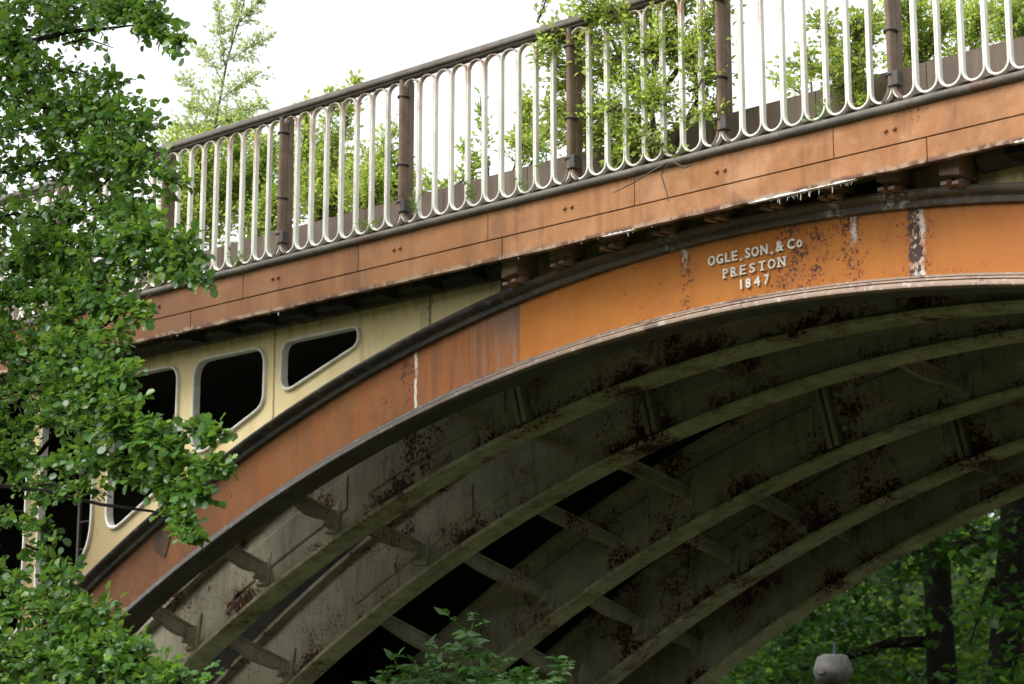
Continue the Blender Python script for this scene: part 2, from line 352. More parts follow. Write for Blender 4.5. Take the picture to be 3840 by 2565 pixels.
# near face rib
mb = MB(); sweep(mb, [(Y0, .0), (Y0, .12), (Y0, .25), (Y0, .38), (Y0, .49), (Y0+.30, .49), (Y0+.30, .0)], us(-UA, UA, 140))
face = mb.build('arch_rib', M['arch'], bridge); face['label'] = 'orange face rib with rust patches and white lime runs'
mb = MB(); sweep(mb, [(Y0+.06,.47),(Y0-.02,.470),(Y0-.04,.476),(Y0-.045,.49),(Y0-.045,.520),(Y0-.06,.524),(Y0-.062,.530),(Y0-.09,.534),(Y0-.106,.546),(Y0-.112,.562),(Y0-.106,.578),(Y0-.09,.589),(Y0-.06,.594),(Y0+.06,.605)], us(-UA, UA, 140))
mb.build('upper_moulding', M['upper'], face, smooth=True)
mb = MB(); sweep(mb, [(Y0+.04,.004),(Y0-.012,.006),(Y0-.034,.003),(Y0-.036,-.012),(Y0-.022,-.016),(Y0-.024,-.022),(Y0-.062,-.024),(Y0-.066,-.038),(Y0-.054,-.043),(Y0-.086,-.052),(Y0-.098,-.07),(Y0-.097,-.088),(Y0-.085,-.098),(Y0-.05,-.100),(Y0-.045,-.06),(Y0+.05,-.05)], us(-UA, UA, 140))
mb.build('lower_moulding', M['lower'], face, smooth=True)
mb = MB(); sweep(mb, [(Y0-.049,-.094),(Y0+.172,-.094),(Y0+.172,-.055),(Y0-.040,-.055)], us(-UA, UA, 140)); mb.build('bottom_flange', M['faceflange'], face)
# joint cover strips and a dark patch plate on the face rib
def on_face(mb, u0, u1, l0, l1, proud):
    n = max(1, int((u1-u0)/.1))
    for i in range(n):
        a, b = u0+(u1-u0)*i/n, u0+(u1-u0)*(i+1)/n
        q = [(CX+a, za(a,l0)), (CX+b, za(b,l0)), (CX+b, za(b,l1)), (CX+a, za(a,l1))]
        mb.prism(q, 1, Y0-proud, Y0+.02)
mb = MB(); q = at(347,1290,12.5); mb.prism([(-15.13, EYE+2.56), (-14.97, EYE+2.47), (-14.90, EYE+2.66), (-15.00, EYE+2.74), (-15.12, EYE+2.70)], 1, Y0-.008, Y0+.02)
mb.build('patch_plate', M['patch'], face)
for i, (xx, lv) in enumerate([(-9.96,.25),(-7.60,.30),(-12.32,.22),(-14.16,.27)]):
    mb = MB(); n = 16; z = za(xx-CX, lv)
    rings = [[(xx+r*math.cos(2*math.pi*k/n), y, z+r*math.sin(2*math.pi*k/n)) for k in range(n)] for r, y in ((.036,Y0+.01),(.036,Y0-.003),(.033,Y0-.003),(.0325,Y0-.0012))]
    mb.loft(rings); mb.build('plug', M['arch'], face)

# lettering
def letter_line(chars, z0, cap, slab=False):
    """chars: list of (character, centre x, width, height factor)"""
    for ch, xc, w, hf in chars:
        mb = MB()
        cu = bpy.data.curves.new('glyph', 'FONT'); cu.body = ch; cu.size = 1.0; cu.extrude = .06; cu.offset = .026 if not slab else .012; cu.resolution_u = 3
        o = bpy.data.objects.new('glyph', cu); C.objects.link(o)
        dg = bpy.context.evaluated_depsgraph_get(); me = bpy.data.meshes.new_from_object(o.evaluated_get(dg))
        vs = [v.co.copy() for v in me.vertices]; fs = [tuple(p.vertices) for p in me.polygons]
        x0, x1 = min(v.x for v in vs), max(v.x for v in vs); yb = min(v.y for v in vs); yt = max(v.y for v in vs)
        h = cap*hf; y_lo = z0 if ch != ',' else z0-.012
        P = lambda v: (xc+((v.x-x0)/(x1-x0)-.5)*w, Y0-.004-(v.z+.06)/.12*.014, y_lo+(v.y-yb)/(yt-yb)*h)
        mb.add([P(v) for v in vs], fs)
        bpy.data.objects.remove(o); bpy.data.curves.remove(cu); bpy.data.meshes.remove(me)
        if slab:
            t = .0095
            ser = {'P':[(-.5,-.02,0),(-.5,0,1)], 'R':[(-.5,-.02,0),(.2,.55,0),(-.5,-.2,1)], 'E':[(-.5,-.3,0),(-.5,-.3,1)], 'T':[(-.22,.22,0)], 'N':[(-.62,-.18,0),(-.62,-.2,1),(.2,.62,1)], 'S':[], 'O':[]}[ch]
            for a, b, tp in ser:
                zz = z0 if not tp else z0+cap-t
                mb.box(xc+a*w-.002, xc+b*w+.002, Y0-.0185, Y0+.003, zz, zz+t)
        mb.build('raised_letter', M['letter'], face)
def lx(c, c0, c1, x0, x1): return x0+(c-c0)/(c1-c0)*(x1-x0)
l1 = [('O',335,142),('G',500,138),('L',662,108),('E',797,108),(',',925,44),('S',1057,104),('O',1205,140),('N',1380,138),(',',1525,44),('&',1680,150),('C',1900,140),('o',2058,106)]
letter_line([(c, lx(x,260,2110,-9.054,-8.245), w*.000437, .30 if c == ',' else (.74 if c == 'o' else (1.06 if c == '&' else 1.0))) for c, x, w in l1], EYE+4.074, .073)
l2 = [('P',610,100),('R',778,118),('E',955,118),('S',1140,112),('T',1330,140),('O',1517,146),('N',1712,140)]
letter_line([(c, lx(x,550,1790,-8.928,-8.384), w*.00043, 1.0) for c, x, w in l2], EYE+3.961, .070, True)
l3 = [('1',912,34),('8',1050,100),('4',1225,118),('7',1415,96)]
letter_line([(c, lx(x,890,1460,-8.778,-8.529), w*.00043, 1.0) for c, x, w in l3], EYE+3.856, .072)

# inner ribs
def rib_mesh(k):
    y = Y0+RIB_DY[k]; tx = SK*RIB_DY[k]; mb = MB()
    sweep(mb, [(y+.105,-.07),(y+.105,.60),(y+.165,.60),(y+.165,-.07)], us(-UA, UA), tx)
    return mb, y, tx
ribs = [face]
for k in range(1, 6):
    mb, y, tx = rib_mesh(k); rb = mb.build('arch_rib', M['under'], bridge); ribs.append(rb)
    if k == 5: rb['label'] = 'last rib, on the far side above the dark trees'
    mb = MB(); sweep(mb, [(y,-.10),(y,-.062),(y+.03,-.055),(y+.09,-.045),(y+.104,-.02),(y+.166,-.02),(y+.18,-.045),(y+.24,-.055),(y+.27,-.062),(y+.27,-.10)], us(-UA, UA), tx)
    mb.build('bottom_flange', M['uflange'], rb, bevel=.006)
    mb = MB(); sweep(mb, [(y+.03,.60),(y+.03,.64),(y+.24,.64),(y+.24,.60),(y+.18,.59),(y+.166,.56),(y+.104,.56),(y+.09,.59)], us(-UA, UA), tx)
    mb.build('top_flange', M['under'], rb)
    for uj in (-3.18, 3.18):
        s = 2*uj*.0225 if True else 0
        # normal to the arch at uj
        g = -(uj)/(math.sqrt(RR*RR-uj*uj)*ASP); nn = np.array([-g, 1.0]); nn /= np.linalg.norm(nn); tt = np.array([1.0, g])/math.hypot(1, g)
        mb = MB()
        for d0 in (-.062, .010):
            q = []
            for (a, b) in ((d0,-.03),(d0+.050,-.03),(d0+.045,.56),(d0+.005,.56)):
                p = np.array([CX+tx+uj, za(uj)])+tt*a+nn*b; q.append((p[0], p[1]))
            mb.prism(q, 1, y+.015, y+.104)
        # raised cast border beside the joint, with bolts
        for sgn in (-1, 1):
            for b0 in (.06, .38):
                cxp = np.array([CX+tx+uj, za(uj)])+tt*sgn*.115+nn*(b0+.05)
                mb.tube([(cxp[0], y+.11, cxp[1]), (cxp[0], y+.065, cxp[1])], .032, 6)
        mb.build('splice_plate', M['under'], rb, bevel=.005)
    # cast panels: raised fields on the web either side of the joint
    mb = MB()
    for (ua, ub) in ((-3.0,-1.75),(-5.0,-3.42),(-1.5,1.5),(-6.7,-5.25)):
        ul = us(ua, ub, 8)
        sweep(mb, [(y+.088,.16),(y+.106,.14),(y+.106,.46),(y+.088,.43)], ul, tx)
    mb.build('raised_panel', M['under'], rb, bevel=.012)

# struts between neighbouring ribs
STR = [(1,-5.40,.14),(1,-6.28,.16),(1,-7.22,.15),(1,-3.62,.16),(1,-1.9,.15),(2,-5.85,.15),(2,-7.6,.12),(2,-4.1,.22),(2,-2.3,.2),(3,-6.45,.14),(3,-5.6,.16),(3,-4.80,.24),(3,-1.92,.10),(3,-7.5,.15),
       (4,-6.85,.15),(4,-5.75,.17),(4,-4.95,.14),(4,-7.7,.15),(5,-5.40,.22),(5,-7.3,.24),(5,-3.9,.2)]
for k, u, lv in STR:
    txk = SK*RIB_DY[k]; X = CX+txk+u; yb = Y0+RIB_DY[k]+.105; ya = Y0+RIB_DY[k-1]+(.165 if k > 1 else .30)
    up = X-CX-SK*RIB_DY[k-1]; z1 = za(u, lv); z0 = za(up, lv)
    slope = -u/(math.sqrt(RR*RR-u*u)*ASP)
    mb = MB(); N = 10
    # T section: top plate and a fish-bellied web
    def P(t, dx, dz): return (X+dx, ya+(yb-ya)*t, z0+(z1-z0)*t+dz+dx*slope)
    rings = []; rings2 = []
    for i in range(N+1):
        t = i/N; bel = .030+.045*math.sin(math.pi*t)+.012*math.sin(7*t+X)
        rings.append([P(t,-.045,.02), P(t,.045,.02), P(t,.045,.038), P(t,-.045,.038)])
        rings2.append([P(t,-.024,.02), P(t,-.020,-bel), P(t,.020,-bel), P(t,.024,.02)])
    mb.loft(rings); mb.loft(rings2)
    st = mb.build('strut', M['under'], bridge, bevel=.006)
    mb = MB()   # flared socket on the web behind
    def Q(dx, dz, dy): return (X+dx, yb-dy, z1+dz+dx*slope)
    a = [(-.12,-.06),(.05,-.15),(.10,.14),(-.08,.10)]; b = [(-.045,-.06),(.045,-.065),(.045,.045),(-.045,.045)]
    mb.loft([[Q(x,z,-.004) for x,z in a],[Q(x,z,.02) for x,z in a],[Q(x,z,.035) for x,z in b],[Q(x*.9,z*.9,.13) for x,z in b]])
    mb.build('socket', M['under'], st, bevel=.006)

# spandrel with its openings (near face)
YC = 12.53
def opening(xl, xr, zt, lev, r=.13, n=7, flare=False):
    """corner list, counter-clockwise, with rounded corners; the bottom follows the arch"""
    zl, zr = za(xl-CX, lev), za(xr-CX, lev)
    c = [(xl, zl), (xr, zr), (xr, zt), (xl, zt)]
    if zr > zt-.12:      # the triangular one
        c = [(xl, zl), (xr, zr), (xr+.02, zt)] if False else c
    out = []
    m = len(c)
    for i in range(m):
        p = np.array(c[i]); a = np.array(c[i-1]); b = np.array(c[(i+1) % m])
        da = (a-p)/np.linalg.norm(a-p); db = (b-p)/np.linalg.norm(b-p)
        ang = math.acos(max(-1, min(1, da@db))); d = min(r/math.tan(ang/2), .45*np.linalg.norm(a-p), .45*np.linalg.norm(b-p))
        if flare and i == 1: d = .30
        pa, pb = p+da*d, p+db*d
        if i == 1 or i == 0:   # follow the arch with a few points
            pass
        for j in range(n+1):
            t = j/n; out.append(tuple((1-t)**2*pa+2*t*(1-t)*p+t*t*pb))
    return out
ZT = EYE+4.19
WIN = [opening(-13.55, -12.64, ZT, .82, .115), opening(-14.675, -13.775, ZT, .84, .16), opening(-15.825, -14.91, ZT, .85, .15), opening(-16.83, -16.055, ZT, .85, .16, 7, True), opening(-18.0, -17.05, ZT, .85, .16)]
# outline: arch line up to the dark bead
def in_poly(p, poly):
    x, y = p; c = False
    for i in range(len(poly)):
        x1, y1 = poly[i]; x2, y2 = poly[i-1]
        if (y1 > y) != (y2 > y) and x < (x2-x1)*(y-y1)/(y2-y1)+x1: c = not c
    return c
def spandrel_mesh():
    import bmesh
    from mathutils.geometry import delaunay_2d_cdt
    ul = [u for u in us(-UA, -.6, 60)]
    zb = lambda u: za(u, .60)
    ztop = EYE+4.46
    outer = [(CX+u, min(zb(u), ztop-.005)) for u in ul]+[(CX+.6, ztop-.03)]
    outer = [(CX-UA, za(-UA,.6))]+outer[1:]+[(CX+.6, ztop), (CX-UA, ztop)]
    pts = []; edges = []
    for poly in [outer]+WIN:
        b = len(pts); n = len(poly); pts += [Vector(p) for p in poly]; edges += [(b+i, b+(i+1) % n) for i in range(n)]
    vs, es, fs, *_ = delaunay_2d_cdt(pts, edges, [], 0, 1e-5)
    keep = []
    for f in fs:
        c = sum((vs[i] for i in f), Vector((0, 0)))/len(f)
        if in_poly(c, outer) and not any(in_poly(c, w) for w in WIN): keep.append(f)
    mb = MB(); mb.add([(v.x, YC, v.y) for v in vs], keep); n = len(vs); mb.add([(v.x, YC+.055, v.y) for v in vs], [tuple(f[::-1]) for f in keep])
    cnt = {}
    for f in keep:
        for i in range(len(f)):
            e = (f[i], f[(i+1) % len(f)]); cnt[tuple(sorted(e))] = cnt.get(tuple(sorted(e)), 0)+1
    for (a, b), c in cnt.items():
        if c == 1: mb.f.append((a, b, b+n, a+n))
    return mb
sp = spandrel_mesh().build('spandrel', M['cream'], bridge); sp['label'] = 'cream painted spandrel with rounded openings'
for w in WIN:
    c = np.mean(np.array(w), 0); rings = []
    nW = len(w)
    for i in range(nW):
        p = np.array(w[i]); a = np.array(w[i-1]); b = np.array(w[(i+1) % nW]); t = b-a; t = t/np.linalg.norm(t); nrm = np.array([t[1], -t[0]])
        rings.append([(p[0]+nrm[0]*o, y, p[1]+nrm[1]*o) for o, y in ((-.004,YC+.05),(-.004,YC-.024),(.006,YC-.030),(.018,YC-.026),(.022,YC-.003),(.022,YC+.01))])
    rings.append(rings[0]); mb = MB(); mb.loft(rings, cap=False); mb.build('window_rim', M['rim'], sp, smooth=True)
# right hand half of the spandrel (beyond the picture), plain
mb = MB(); ul = us(1.4, UA, 40)
mb.loft([[(CX+u, YC, min(za(u,.60), EYE+4.44)), (CX+u, YC, EYE+4.46), (CX+u, YC+.05, EYE+4.46), (CX+u, YC+.05, min(za(u,.60), EYE+4.44))] for u in ul])
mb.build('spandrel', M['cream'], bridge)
# far face spandrel closes the view through
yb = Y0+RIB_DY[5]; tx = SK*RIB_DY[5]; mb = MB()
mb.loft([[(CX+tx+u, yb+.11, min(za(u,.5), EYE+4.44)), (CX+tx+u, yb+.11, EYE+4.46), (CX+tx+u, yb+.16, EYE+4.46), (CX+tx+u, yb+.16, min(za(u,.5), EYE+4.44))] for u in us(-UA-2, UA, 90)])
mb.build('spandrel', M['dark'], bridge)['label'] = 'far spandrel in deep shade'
# inner cross walls added to darken the void behind the openings
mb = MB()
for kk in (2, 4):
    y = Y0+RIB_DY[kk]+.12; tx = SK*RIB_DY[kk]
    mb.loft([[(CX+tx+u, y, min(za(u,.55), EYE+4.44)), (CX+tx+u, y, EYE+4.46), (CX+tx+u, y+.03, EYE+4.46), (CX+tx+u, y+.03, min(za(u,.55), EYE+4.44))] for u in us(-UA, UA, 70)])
mb.build('void_blocker', M['dark'], bridge)

# deck, soffit, fascia
mb = MB(); mb.box(XL, XR, 12.40, 18.7, ZD, EYE+4.72); mb.build('deck', M['dark'], bridge)
mb = MB(); mb.loft([[(x, y, z) for y, z in ((YF+.035,ZF0+.02),(YF+.05,ZF0+.035),(YF+.14,ZD-.04),(YF+.26,ZD-.012),(YF+.40,ZD-.01),(YF+.40,ZD+.03),(YF+.035,ZD+.03))] for x in us(XL, XR, 60)])
mb.build('cornice_soffit', M['soffit'], bridge, smooth=True)
mb = MB(); q = [(YF+.33, EYE+4.325),(YF+.40, EYE+4.325),(YF+.40, ZD),(YF+.30, ZD),(YF+.30, EYE+4.40),(YF+.325, EYE+4.37)]
mb.prism(q, 0, XL, CX-1.95); mb.prism(q, 0, CX+1.95, XR); mb.build('cornice_bead', M['upper'], bridge)
def boards(xs, z0, z1, y0, y1, wob):
    mb = MB(); e = .006
    for a, b in zip(xs[:-1], xs[1:]):
        n = max(2, int((b-a)/.12)); rings = []
        for i in range(n+1):
            x = a+e/2+(b-a-e)*i/n
            w = wob*(rng.rand()-.5) if wob and 0 < i < n else 0
            rings.append([(x,y0,z0+w),(x,y1,z0+w),(x,y1,z1),(x,y0,z1)])
        mb.loft(rings)
    return mb
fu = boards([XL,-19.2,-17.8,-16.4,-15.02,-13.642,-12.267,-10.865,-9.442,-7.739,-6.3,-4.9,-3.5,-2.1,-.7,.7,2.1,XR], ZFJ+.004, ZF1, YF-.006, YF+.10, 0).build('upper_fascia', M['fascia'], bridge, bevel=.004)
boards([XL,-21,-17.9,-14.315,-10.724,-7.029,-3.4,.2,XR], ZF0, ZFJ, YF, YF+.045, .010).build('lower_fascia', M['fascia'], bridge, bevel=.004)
mb = MB(); mb.box(XL, XR, YF+.012, YF+.09, ZFJ-.03, ZFJ+.03); mb.build('fascia_backing', M['dark'], bridge)
mb = MB(); n = 10
prof = [(YF-.02+.030*math.cos(math.pi*(.5+i/n)), EYE+4.776+.030*math.sin(math.pi*(.5+i/n))) for i in range(n+1)]+[(YF+.60, EYE+4.740), (YF+.60, EYE+4.792)]
rings = []
for x in us(XL, XR, 240):
    w = .004*(rng.rand()-.5); rings.append([(x, y+w, z+w) for y, z in prof])
mb.loft(rings); mb.build('lip_moulding', M['lip'], bridge, smooth=True)
mbr = []
for xx in (-14.765, -13.24, -11.83, -10.063, -8.671, -7.294, -5.9, -4.5):
    for d in (-.034, .034):
        mb = MB(); n = 10; zz = EYE+4.635+.004*(xx+14)/-7
        mb.loft([[(xx+d+r*math.cos(2*math.pi*k/n), y, zz+r*math.sin(2*math.pi*k/n)) for k in range(n)] for r, y in ((.016,YF-.008),(.016,YF-.015),(.011,YF-.023),(.004,YF-.025))])
        mb.build('rivet', M['fascia'], fu, smooth=True)
# corbels under the soffit with their pairs of little feet
xb = -10.293
for i in range(-9, 10):
    X = -10.293+.4775*i; u = X-CX
    zlow = max(za(u, .62), EYE+4.33) if abs(u) > 2.0 else za(u, .62)
    zlow = za(u, .625) if za(u, .625) > EYE+4.22 else EYE+4.33
    zlow = min(zlow, ZD-.05); ztop = ZD-.004
    g = -u/(math.sqrt(RR*RR-u*u)*ASP) if za(u,.625) > EYE+4.22 else 0
    w = .075
    mb = MB()
    prof = [(-w,zlow-g*w),(w,zlow+g*w),(w,ztop),(-w,ztop)]
    mb.prism([(X+a, b) for a, b in prof], 1, YF+.13, YF+.405)
    cb = mb.build('corbel', M['corbel'] if za(u, .625) > EYE+4.22 else M['dark'], bridge, bevel=.006)
    if za(u,.625) > EYE+4.22:
        for d in (-.042, .042):
            mb = MB(); zz = za(u+d, .62)
            def fp(hw, b0, b1): return [(X+d-hw, b0), (X+d+hw, b0), (X+d+hw*.8, b1), (X+d-hw*.8, b1)]
            mb.loft([[(a_, y, b_) for a_, b_ in fp(hw, zz+b0, zz+b1)] for y, hw, b0, b1 in ((YF+.13,.026,-.060,-.035),(YF+.19,.026,-.058,-.028),(YF+.215,.024,-.055,.018),(YF+.30,.024,-.05,.022))])
            mb.build('dentil', M['corbel'], cb, bevel=.003)
# pier block on the dark bead where the roll meets the soffit
mb = MB(); mb.box(-11.02,-10.86, YF+.315, Y0+.04, EYE+4.16, ZD-.006); mb.build('pier_block', M['upper'], bridge)
# lime icicles hanging from the fascia
def icicles(xs, n, lmax):
    for _ in range(n):
        x = xs[0]+(xs[1]-xs[0])*rng.rand(); l = lmax*(.15+.85*rng.rand()**2.2); mb = MB()
        mb.tube([(x,YF+.02,ZF0+.006),(x+.003*rng.randn(),YF+.02,ZF0-l*.5),(x+.004*rng.randn(),YF+.02,ZF0-l)], [.006,.004,.0015], 5)
        mb.build('lime_icicle', M['lime'], bridge)
icicles((-8.40,-7.62), 44, .058); icicles((-10.0,-9.3), 7, .045); icicles((-10.6,-10.1), 4, .03); icicles((-13.35,-13.2), 3, .06); icicles((-6.45,-6.25), 5, .03); icicles((-14.6,-14.2), 3, .035)
for x0, x1 in ((-8.45,-7.58),(-6.40,-6.25),(-9.75,-9.45)):
    mb = MB(); rings = []; N = 60; h = .004
    for i, x in enumerate(us(x0, x1, N)):
        h = max(.0005, min(.009, h+.004*rng.randn())); e = min(i, N-i)/8; hh = h*min(1, e)+.0005
        rings.append([(x,YF-.003,ZF0-.003-hh*.3),(x,YF+.035,ZF0-.003),(x,YF+.035,ZF0+.002),(x,YF-.003,ZF0+hh)])
    mb.loft(rings); mb.build('lime_crust', M['lime'], bridge)
# parapet plates behind the railing
YB = 12.70
xs = [XL]+[-20+.905*i for i in range(18)]+[-3, 0, XR]
mb = MB(); mb.box(XL, XR, YB+.012, YB+.05, EYE+4.72, EYE+5.255)
for a, b in zip(xs[:-1], xs[1:]): mb.box(a+.003, b-.003, YB, YB+.014, EYE+4.74, EYE+5.27)
mb.build('parapet_plate', M['board'], bridge)

# ------------------------------------------------------------------ railing
railing = root('bridge_railing', (-10.0, 12.20, EYE+4.79), 'long white looped iron railing with brown posts and dark handrail on top of the bridge', 'railing')
YR = 12.195
ZB0, ZB1 = EYE+4.842, EYE+6.052
mb = MB(); q = [(YR-.056,EYE+6.076),(YR-.060,EYE+6.088),(YR-.057,EYE+6.116),(YR-.042,EYE+6.132),(YR+.042,EYE+6.132),(YR+.058,EYE+6.11),(YR+.058,EYE+6.078),(YR+.036,EYE+6.072),(YR+.032,EYE+6.054),(YR-.032,EYE+6.054),(YR-.036,EYE+6.072)]
mb.loft([[(x, y, z) for y, z in q] for x in us(-20.0, 2.0, 80)]); mb.build('handrail', M['rail'], railing)
mb = MB(); mb.box(-20, 2, YR+.035, YR+.075, EYE+4.78, EYE+4.872); mb.build('base_rail', M['dark'], railing, bevel=.004)
posts_x = [-19.30, -17.85, -16.30, -14.776, -13.248, -11.835, -10.080, -8.696, -7.295, -5.90, -4.50, -3.10]
def loop_mesh(w, h):
    """one closed obround hoop of rectangular section, bottom centre at the origin"""
    r = w/2; t = .0160; d = .019; path = []
    n = 10
    for i in range(n+1):
        a = math.pi*i/n; path.append((r*math.cos(a), h-r+r*math.sin(a), math.cos(a), math.sin(a)))
    for i in range(n+1):
        a = math.pi+math.pi*i/n; path.append((r*math.cos(a), r+r*math.sin(a), math.cos(a), math.sin(a)))
    rings = []
    for x, z, nx, nz in path:
        rings.append([(x, -d+.004, z), (x, d, z), (x-nx*t, d, z-nz*t), (x-nx*t, -d+.004, z-nz*t), (x-nx*(t-.004), -d, z-nz*(t-.004)), (x-nx*.003, -d, z-nz*.003)])
    rings.append(rings[0]); mb = MB(); mb.loft(rings, cap=False); return mb
loop_data = {}; nloop = 0
for a, b in zip(posts_x[:-1], posts_x[1:]):
    n = round((b-a)/.1745); p = (b-a)/n
    for i in range(n):
        xc = a+p*(i+.5)
        key = round(p, 3)
        if key not in loop_data:
            o = loop_mesh(p-.0012, ZB1-ZB0).build('baluster_loop', M['white'], railing, org=(0,0,0)); loop_data[key] = o.data
        else:
            o = bpy.data.objects.new('baluster_loop', loop_data[key]); C.objects.link(o); o.parent = railing
        o.location = (xc-ROOT[railing.name][0], YR-ROOT[railing.name][1], ZB0-ROOT[railing.name][2]); nloop += 1
def ring(mb, x, y, z, r, t, n=14):
    mb.loft([[(x+a*math.cos(2*math.pi*k/n), y+a*math.sin(2*math.pi*k/n), zz) for k in range(n)] for a, zz in ((r*.7,z-t),(r,z-t*.6),(r*1.04,z),(r,z+t*.6),(r*.7,z+t))])
for x in posts_x:
    mb = MB()
    mb.box(x-.030, x+.030, YR+.030, YR+.095, ZB0, ZB1+.01)           # square stanchion behind
    n = 8                                                              # half round shaft in front
    q = [(x+.026*math.cos(math.pi+math.pi*i/n), YR-.012+.032*math.sin(math.pi+math.pi*i/n)) for i in range(n+1)]
    mb.prism(q+[(x+.026, YR+.030), (x-.026, YR+.030)], 2, ZB0+.10, ZB1)
    for sgn in (-1, 1):                                                # splayed foot
        mb.loft([[(x+sgn*o, y, z) for y in (YR-.026, YR+.024)]+[(x+sgn*(o+.022), y, z+.006) for y in (YR+.024, YR-.026)] for o, z in ((.066,ZB0+.002),(.045,ZB0+.02),(.022,ZB0+.055),(.004,ZB0+.115))])
    po = mb.build('railing_post', M['post'], railing, bevel=.004)
    for zz in (ZB0+.185, ZB0+.50, ZB1-.135):
        mb = MB(); ring(mb, x, YR+.0, zz, .052, .012); mb.build('collar', M['iron'], po)
    mb = MB(); mb.box(x+.012, x+.062, YR-.045, YR+.03, ZB0+.10, ZB0+.20); mb.build('clamp_block', M['iron'], po, bevel=.005)

# ------------------------------------------------------------------ abutments, ladder, ground
def wall(name, x0, x1, y0, y1, z0, z1, label, skew=True):
    mb = MB(); rows = int((z1-z0)/.38); rr = random.Random(3)
    for i in range(rows):
        za_, zb_ = z0+(z1-z0)*i/rows, z0+(z1-z0)*(i+1)/rows
        x = x0-.5*(i % 2)
        y = y0-.4*(i % 2)
        d = rr.uniform(-.012, .012)
        n = int((y1-y0)/.8)
        for j in range(n+1):
            ya_, yb_ = y0+(y1-y0)*j/(n+1), y0+(y1-y0)*(j+1)/(n+1)
            s = SK*(ya_-Y0) if skew else 0
            d = rr.uniform(-.012, .012)
            mb.box(x0+s+d, x1+s+d, ya_+.006, yb_-.006, za_+.006, zb_-.006)
    o = mb.build(name, M['stone'], None, bevel=0); tag(o, label, 'wall'); return o
wall('stone_abutment', -26, CX-UA+.2, 12.30, 18.6, -.4, EYE+4.30, 'dark stone abutment under the left end of the bridge')
wall('stone_abutment', CX+UA-.2, 8, 12.30, 18.6, -.4, EYE+4.30, 'dark stone abutment under the right end of the bridge')
# ladder behind the large left opening
lad = root('metal_ladder', (-16.3, 13.2, EYE+1.2), 'thin dark metal ladder standing in the shaded left spandrel opening', 'ladder')
p = at(183, 1200, 13.1)
for dx in (0, .34):
    mb = MB(); mb.box(p[0]+dx-.016, p[0]+dx+.016, 13.08, 13.11, EYE+1.2, EYE+4.3); mb.build('stile', M['iron'], lad)
for i in range(11):
    mb = MB(); z = EYE+1.45+.265*i; mb.tube([(p[0], 13.095, z), (p[0]+.34, 13.095, z)], .010, 6); mb.build('rung', M['iron'], lad)

def terrain():
    mb = MB(); nx, ny = 80, 80
    xs_ = np.linspace(-220, 160, nx); ys_ = np.concatenate([np.linspace(-120, 40, 30), np.linspace(44, 260, ny-30)])
    vs = []
    for y in ys_:
        for x in xs_:
            z = -.02+.12*math.sin(x*.21)*math.cos(y*.17)
            vs.append((x, y, z))
    fs = [(j*nx+i, j*nx+i+1, (j+1)*nx+i+1, (j+1)*nx+i) for j in range(len(ys_)-1) for i in range(nx-1)]
    mb.add(vs, fs); return mb
tag(terrain().build('ground', M['soil'], None, smooth=True), kind='structure')
def bank():
    mb = MB(); nx, ny = 60, 16; vs = []
    for j in range(ny):
        for i in range(nx):
            x = -150+200*i/(nx-1); t = j/(ny-1); y = 46+40*t
            z = -.3+15.0*(3*t*t-2*t**3)+.5*math.sin(x*.3+y*.2); vs.append((x, y, z))
    mb.add(vs, [(j*nx+i, j*nx+i+1, (j+1)*nx+i+1, (j+1)*nx+i) for j in range(ny-1) for i in range(nx-1)]); return mb
tag(bank().build('wooded_hill_or_blocker', M['hill'], None, smooth=True), kind='structure')
def sky_block_bank():
    mb = MB(); nx, ny = 60, 14; vs = []
    for j in range(ny):
        for i in range(nx):
            x = -120+170*i/(nx-1); t = j/(ny-1); y = -9-30*t
            z = -.3+14.0*(3*t*t-2*t**3)+.5*math.sin(x*.3+y*.2); vs.append((x, y, z))
    mb.add(vs, [(j*nx+i, (j+1)*nx+i, (j+1)*nx+i+1, j*nx+i+1) for j in range(ny-1) for i in range(nx-1)]); return mb
tag(sky_block_bank().build('wooded_hill_or_blocker', M['hill'], None, smooth=True), kind='structure')  # unseen bank behind the camera, added to block low sky light

# ------------------------------------------------------------------ foliage
def leaf_template(kind):
    if kind == 'round': h = [(.0,0),(.16,.26),(.50,.44),(.86,.34),(1.0,.0)]
    elif kind == 'oval': h = [(.0,0),(.2,.20),(.5,.29),(.8,.19),(1.0,.0)]
    elif kind == 'leaflet': h = [(.0,0),(.2,.19),(.45,.24),(.75,.14),(1.08,.0)]
    elif kind == 'lance': h = [(.0,0),(.2,.15),(.45,.20),(.75,.12),(1.05,.0)]
    elif kind == 'birch': h = [(.0,0),(.14,.34),(.35,.38),(.7,.16),(1.05,.0)]
    else: h = None
    if kind == 'maple':
        o = [(0,0),(.02,.30),(-.02,.55),(.25,.36),(.45,.62),(.55,.28),(.75,.30),(1.05,0)]
        v = [(a, b, .10*b) for a, b in o]+[(a, -b, .10*b) for a, b in o[1:-1]]+[(.4,0,0)]
        c = len(v)-1; ring_ = list(range(8))+[13,12,11,10,9,8]
        f = [(c, ring_[i], ring_[(i+1) % 14]) for i in range(14)]
        return np.array(v), f
    v = [(a, b, .28*b-.10*a*a) for a, b in h]+[(a, -b, .28*b-.10*a*a) for a, b in h[1:-1]]+[(.45, 0, -.02)]
    m = 8
    return np.array(v), [(0,1,2,m),(m,2,3,4),(0,m,6,5),(m,4,7,6)]
